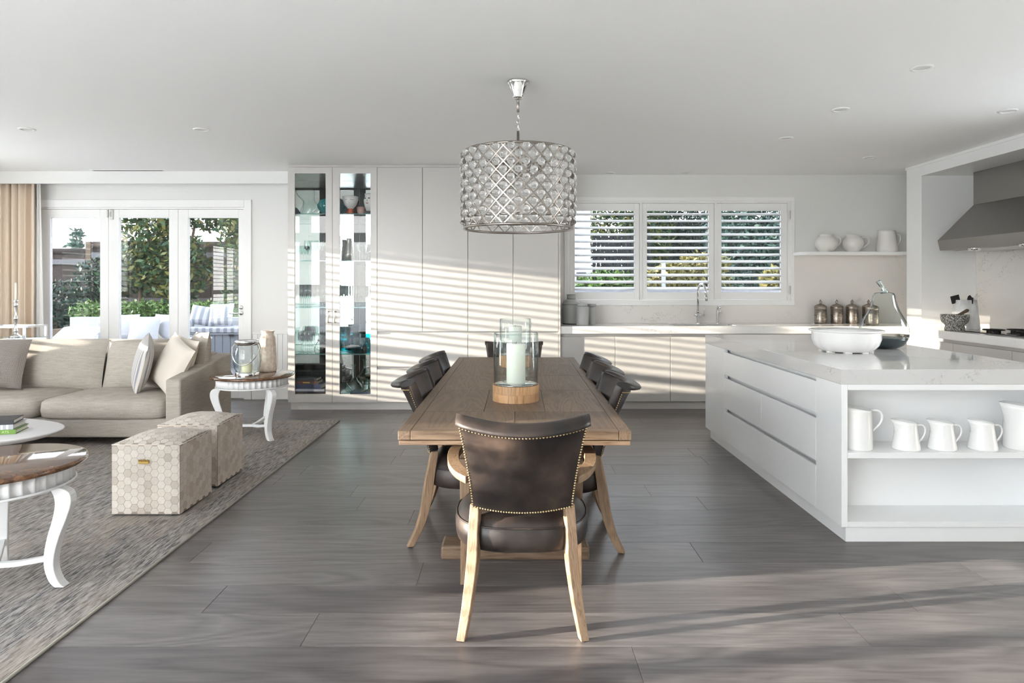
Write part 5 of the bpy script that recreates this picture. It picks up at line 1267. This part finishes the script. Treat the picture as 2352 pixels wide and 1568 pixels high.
# outdoor sofa
os_ = thing('outdoor_sofa', 'white outdoor sofa on the terrace in front of the garden wall', 'sofa', (0, 0, -.02))
ox0, ox1 = PX(133, 10.6), PX(392, 10.6)
part('base', bx(ox0, ox1, 10.45, 11.25, .0, .30), 'outdoor_white', os_, bevel=.02); part('back', bx(ox0+.2, ox1, 11.25, 11.42, 0, .80), 'outdoor_white', os_, bevel=.04)
part('seat_cushion', bx(ox0+.02, ox1-.02, 10.45, 11.24, .302, .45), 'stripe_outdoor', os_, bevel=.03)
def opil(lab, m, px, Y, z, w, h, rot, t_=.16):
    tag(part('outdoor_cushion', pillow(w, h, t_, 12), m, None, (PX(px, Y), Y, z), rot), lab, 'cushion', 'outdoor cushions')
opil('large white cushion at the left end of the outdoor sofa', 'fabric_white', 178, 10.85, .56, .72, .42, (radians(-62), 0, 0))
opil('white back cushion of the outdoor sofa behind the middle glass door', 'fabric_white', 283, 11.05, .66, .50, .45, (radians(-15), 0, .1))
opil('square white cushion propped on the outdoor sofa', 'fabric_white', 331, 10.78, .63, .50, .44, (radians(-18), 0, .05))
opil('white cushion at the right end of the outdoor sofa', 'fabric_white', 376, 10.98, .66, .46, .46, (radians(-14), 0, -.3))
# striped bench
bn = thing('outdoor_bench', 'outdoor bench with grey vertical boards and striped seat', 'bench', (0, 0, -.02))
b0, b1 = PX(424, 11.0), -3.2
for k in range(int((b1-b0)/.13)):
    part('board', bx(b0+k*.13+.004, b0+(k+1)*.13-.004, 10.98, 11.0, 0, .555), 'grey_board', bn)
part('frame', bx(b0, b1, 11.0, 11.6, 0, .555), 'rail_grey', bn); part('lid', bx(b0, b1, 10.96, 11.6, .556, .585), 'grey_board', bn)
part('seat_pad', bx(b0, b1, 10.97, 11.6, .586, .675), 'stripe_outdoor', bn, bevel=.02)
part('latch', bx(PX(531, 10.95)-.04, PX(531, 10.95)+.04, 10.945, 10.958, .53, .565), 'iron', bn)
opil('grey and white striped cushion leaning at the left on the bench', 'stripe_outdoor', 466, 11.42, .835, .44, .36, (radians(-20), radians(8), .1), .14)
opil('grey and white striped cushion on the bench, the taller right one', 'stripe_outdoor', 508, 11.36, .855, .44, .40, (radians(-16), radians(-2), -.05), .14)
ty = thing('outdoor_table', 'small white side table with tray beside the outdoor bench', 'table', (PX(452, 10.3), 10.3, -.02))
part('top', bx(-.17, .17, -.17, .17, .53, .56), 'outdoor_white', ty, bevel=.006); part('leg', B().tube([(0,0,.0),(0,0,.53)], .03, 10), 'outdoor_white', ty); part('base', B().lathe([(0,0),(.13,0),(.13,.02),(0,.02)], 20), 'outdoor_white', ty)
part('tray_handle', B().tube([(-.08,-.15,.56),(-.06,-.15,.60),(.06,-.15,.60),(.08,-.15,.56)], .008, 6), 'outdoor_white', ty)
pl = tag(part('pool', bx(PX(122, 13.0), PX(133, 11.2)-.1, 11.3, 13.0, -.02, -.005), 'pool_teal'), 'strip of turquoise pool water left of the outdoor sofa', 'pool')

# ------------------------------------------------------------------ garden seen through the shutters
tag(part('side_wall', bx(.3, 7.5, 9.10, 9.30, -.02, 1.345), 'house_white'), 'white ledge wall just outside the kitchen window', 'wall')
hs = thing('neighbour_house', 'white weatherboard house corner seen through the left shutter', 'house', (0, 0, 0))
part('wall', bx(-.4, PX(1356, 12.6), 12.6, 13.4, -.02, 4.2), 'house_white', hs)
wn = part('window', bx(PX(1324, 12.6), PX(1346, 12.6), 12.57, 12.6, 1.30, 1.62), 'rail_grey', hs); part('pane', bx(PX(1325.5, 12.6), PX(1344.5, 12.6), 12.555, 12.569, 1.32, 1.60), 'black_gloss', wn)
pf = thing('picket_fence', 'dark vertical paling fence seen through the left shutter', 'fence', (0, 0, 0))
for k in range(14): part('paling', bx(PX(1361, 13)+k*.085, PX(1361, 13)+k*.085+.062, 13.0, 13.03, 0, 2.35), 'dark_fence', pf)
part('rail', bx(PX(1361, 13), PX(1361, 13)+1.2, 13.03, 13.07, 1.9, 2.0), 'dark_fence', pf)
gd = [('dark green hedge tree behind the upper left shutter', 1440, 14.0, 2.7, [(0,0,2.5,1.0,.4,1.1)], 3000, 'leaf_magnolia'), ('bright shrub behind the lower left shutter', 1400, 11.0, 1.4, [(0,0,1.38,.55,.25,.22)], 900, 'leaf_hedge'),
      ('shrub with sunlit gold leaf colour behind the lower middle shutter', 1575, 11.6, 1.5, [(0,0,1.45,.8,.3,.32),(.3,0,1.75,.5,.2,.2)], 1500, 'leaf_sunlit'), ('dark leafy tree behind the upper middle shutter', 1560, 14.5, 2.6, [(0,0,2.7,1.2,.4,1.0)], 3200, 'leaf_dark'),
      ('dense blue-green hedge filling the right shutter', 1730, 12.6, 2.5, [(0,0,2.3,.95,.35,1.2)], 4000, 'leaf_blue'), ('shrub with sunlit gold leaf colour at the lower right of the right shutter', 1790, 11.0, 1.5, [(0,0,1.42,.35,.2,.25)], 600, 'leaf_sunlit')]
for k, (lb, px, Y, h, shp, nn, mm) in enumerate(gd):
    tree('garden_shrub', lb, 'shrub', (PX(px, Y), Y, 0), [(0,0,0),(0,0,h*.7)], shp, int(nn*1.7), .105, mm, 40+k, 'shrubs outside the kitchen window')
tag(part('garden_post', bx(PX(1521, 11.2), PX(1529, 11.2), 11.2, 11.26, 0, 1.75), 'house_white'), 'slim white garden post behind the middle shutter', 'post')
bf = tag(part('boundary_fence', bx(PX(1430, 15.5), 12, 15.5, 15.6, 0, 2.9), 'dark_fence'), 'dark boundary fence behind the shrubs outside the kitchen window', 'fence')
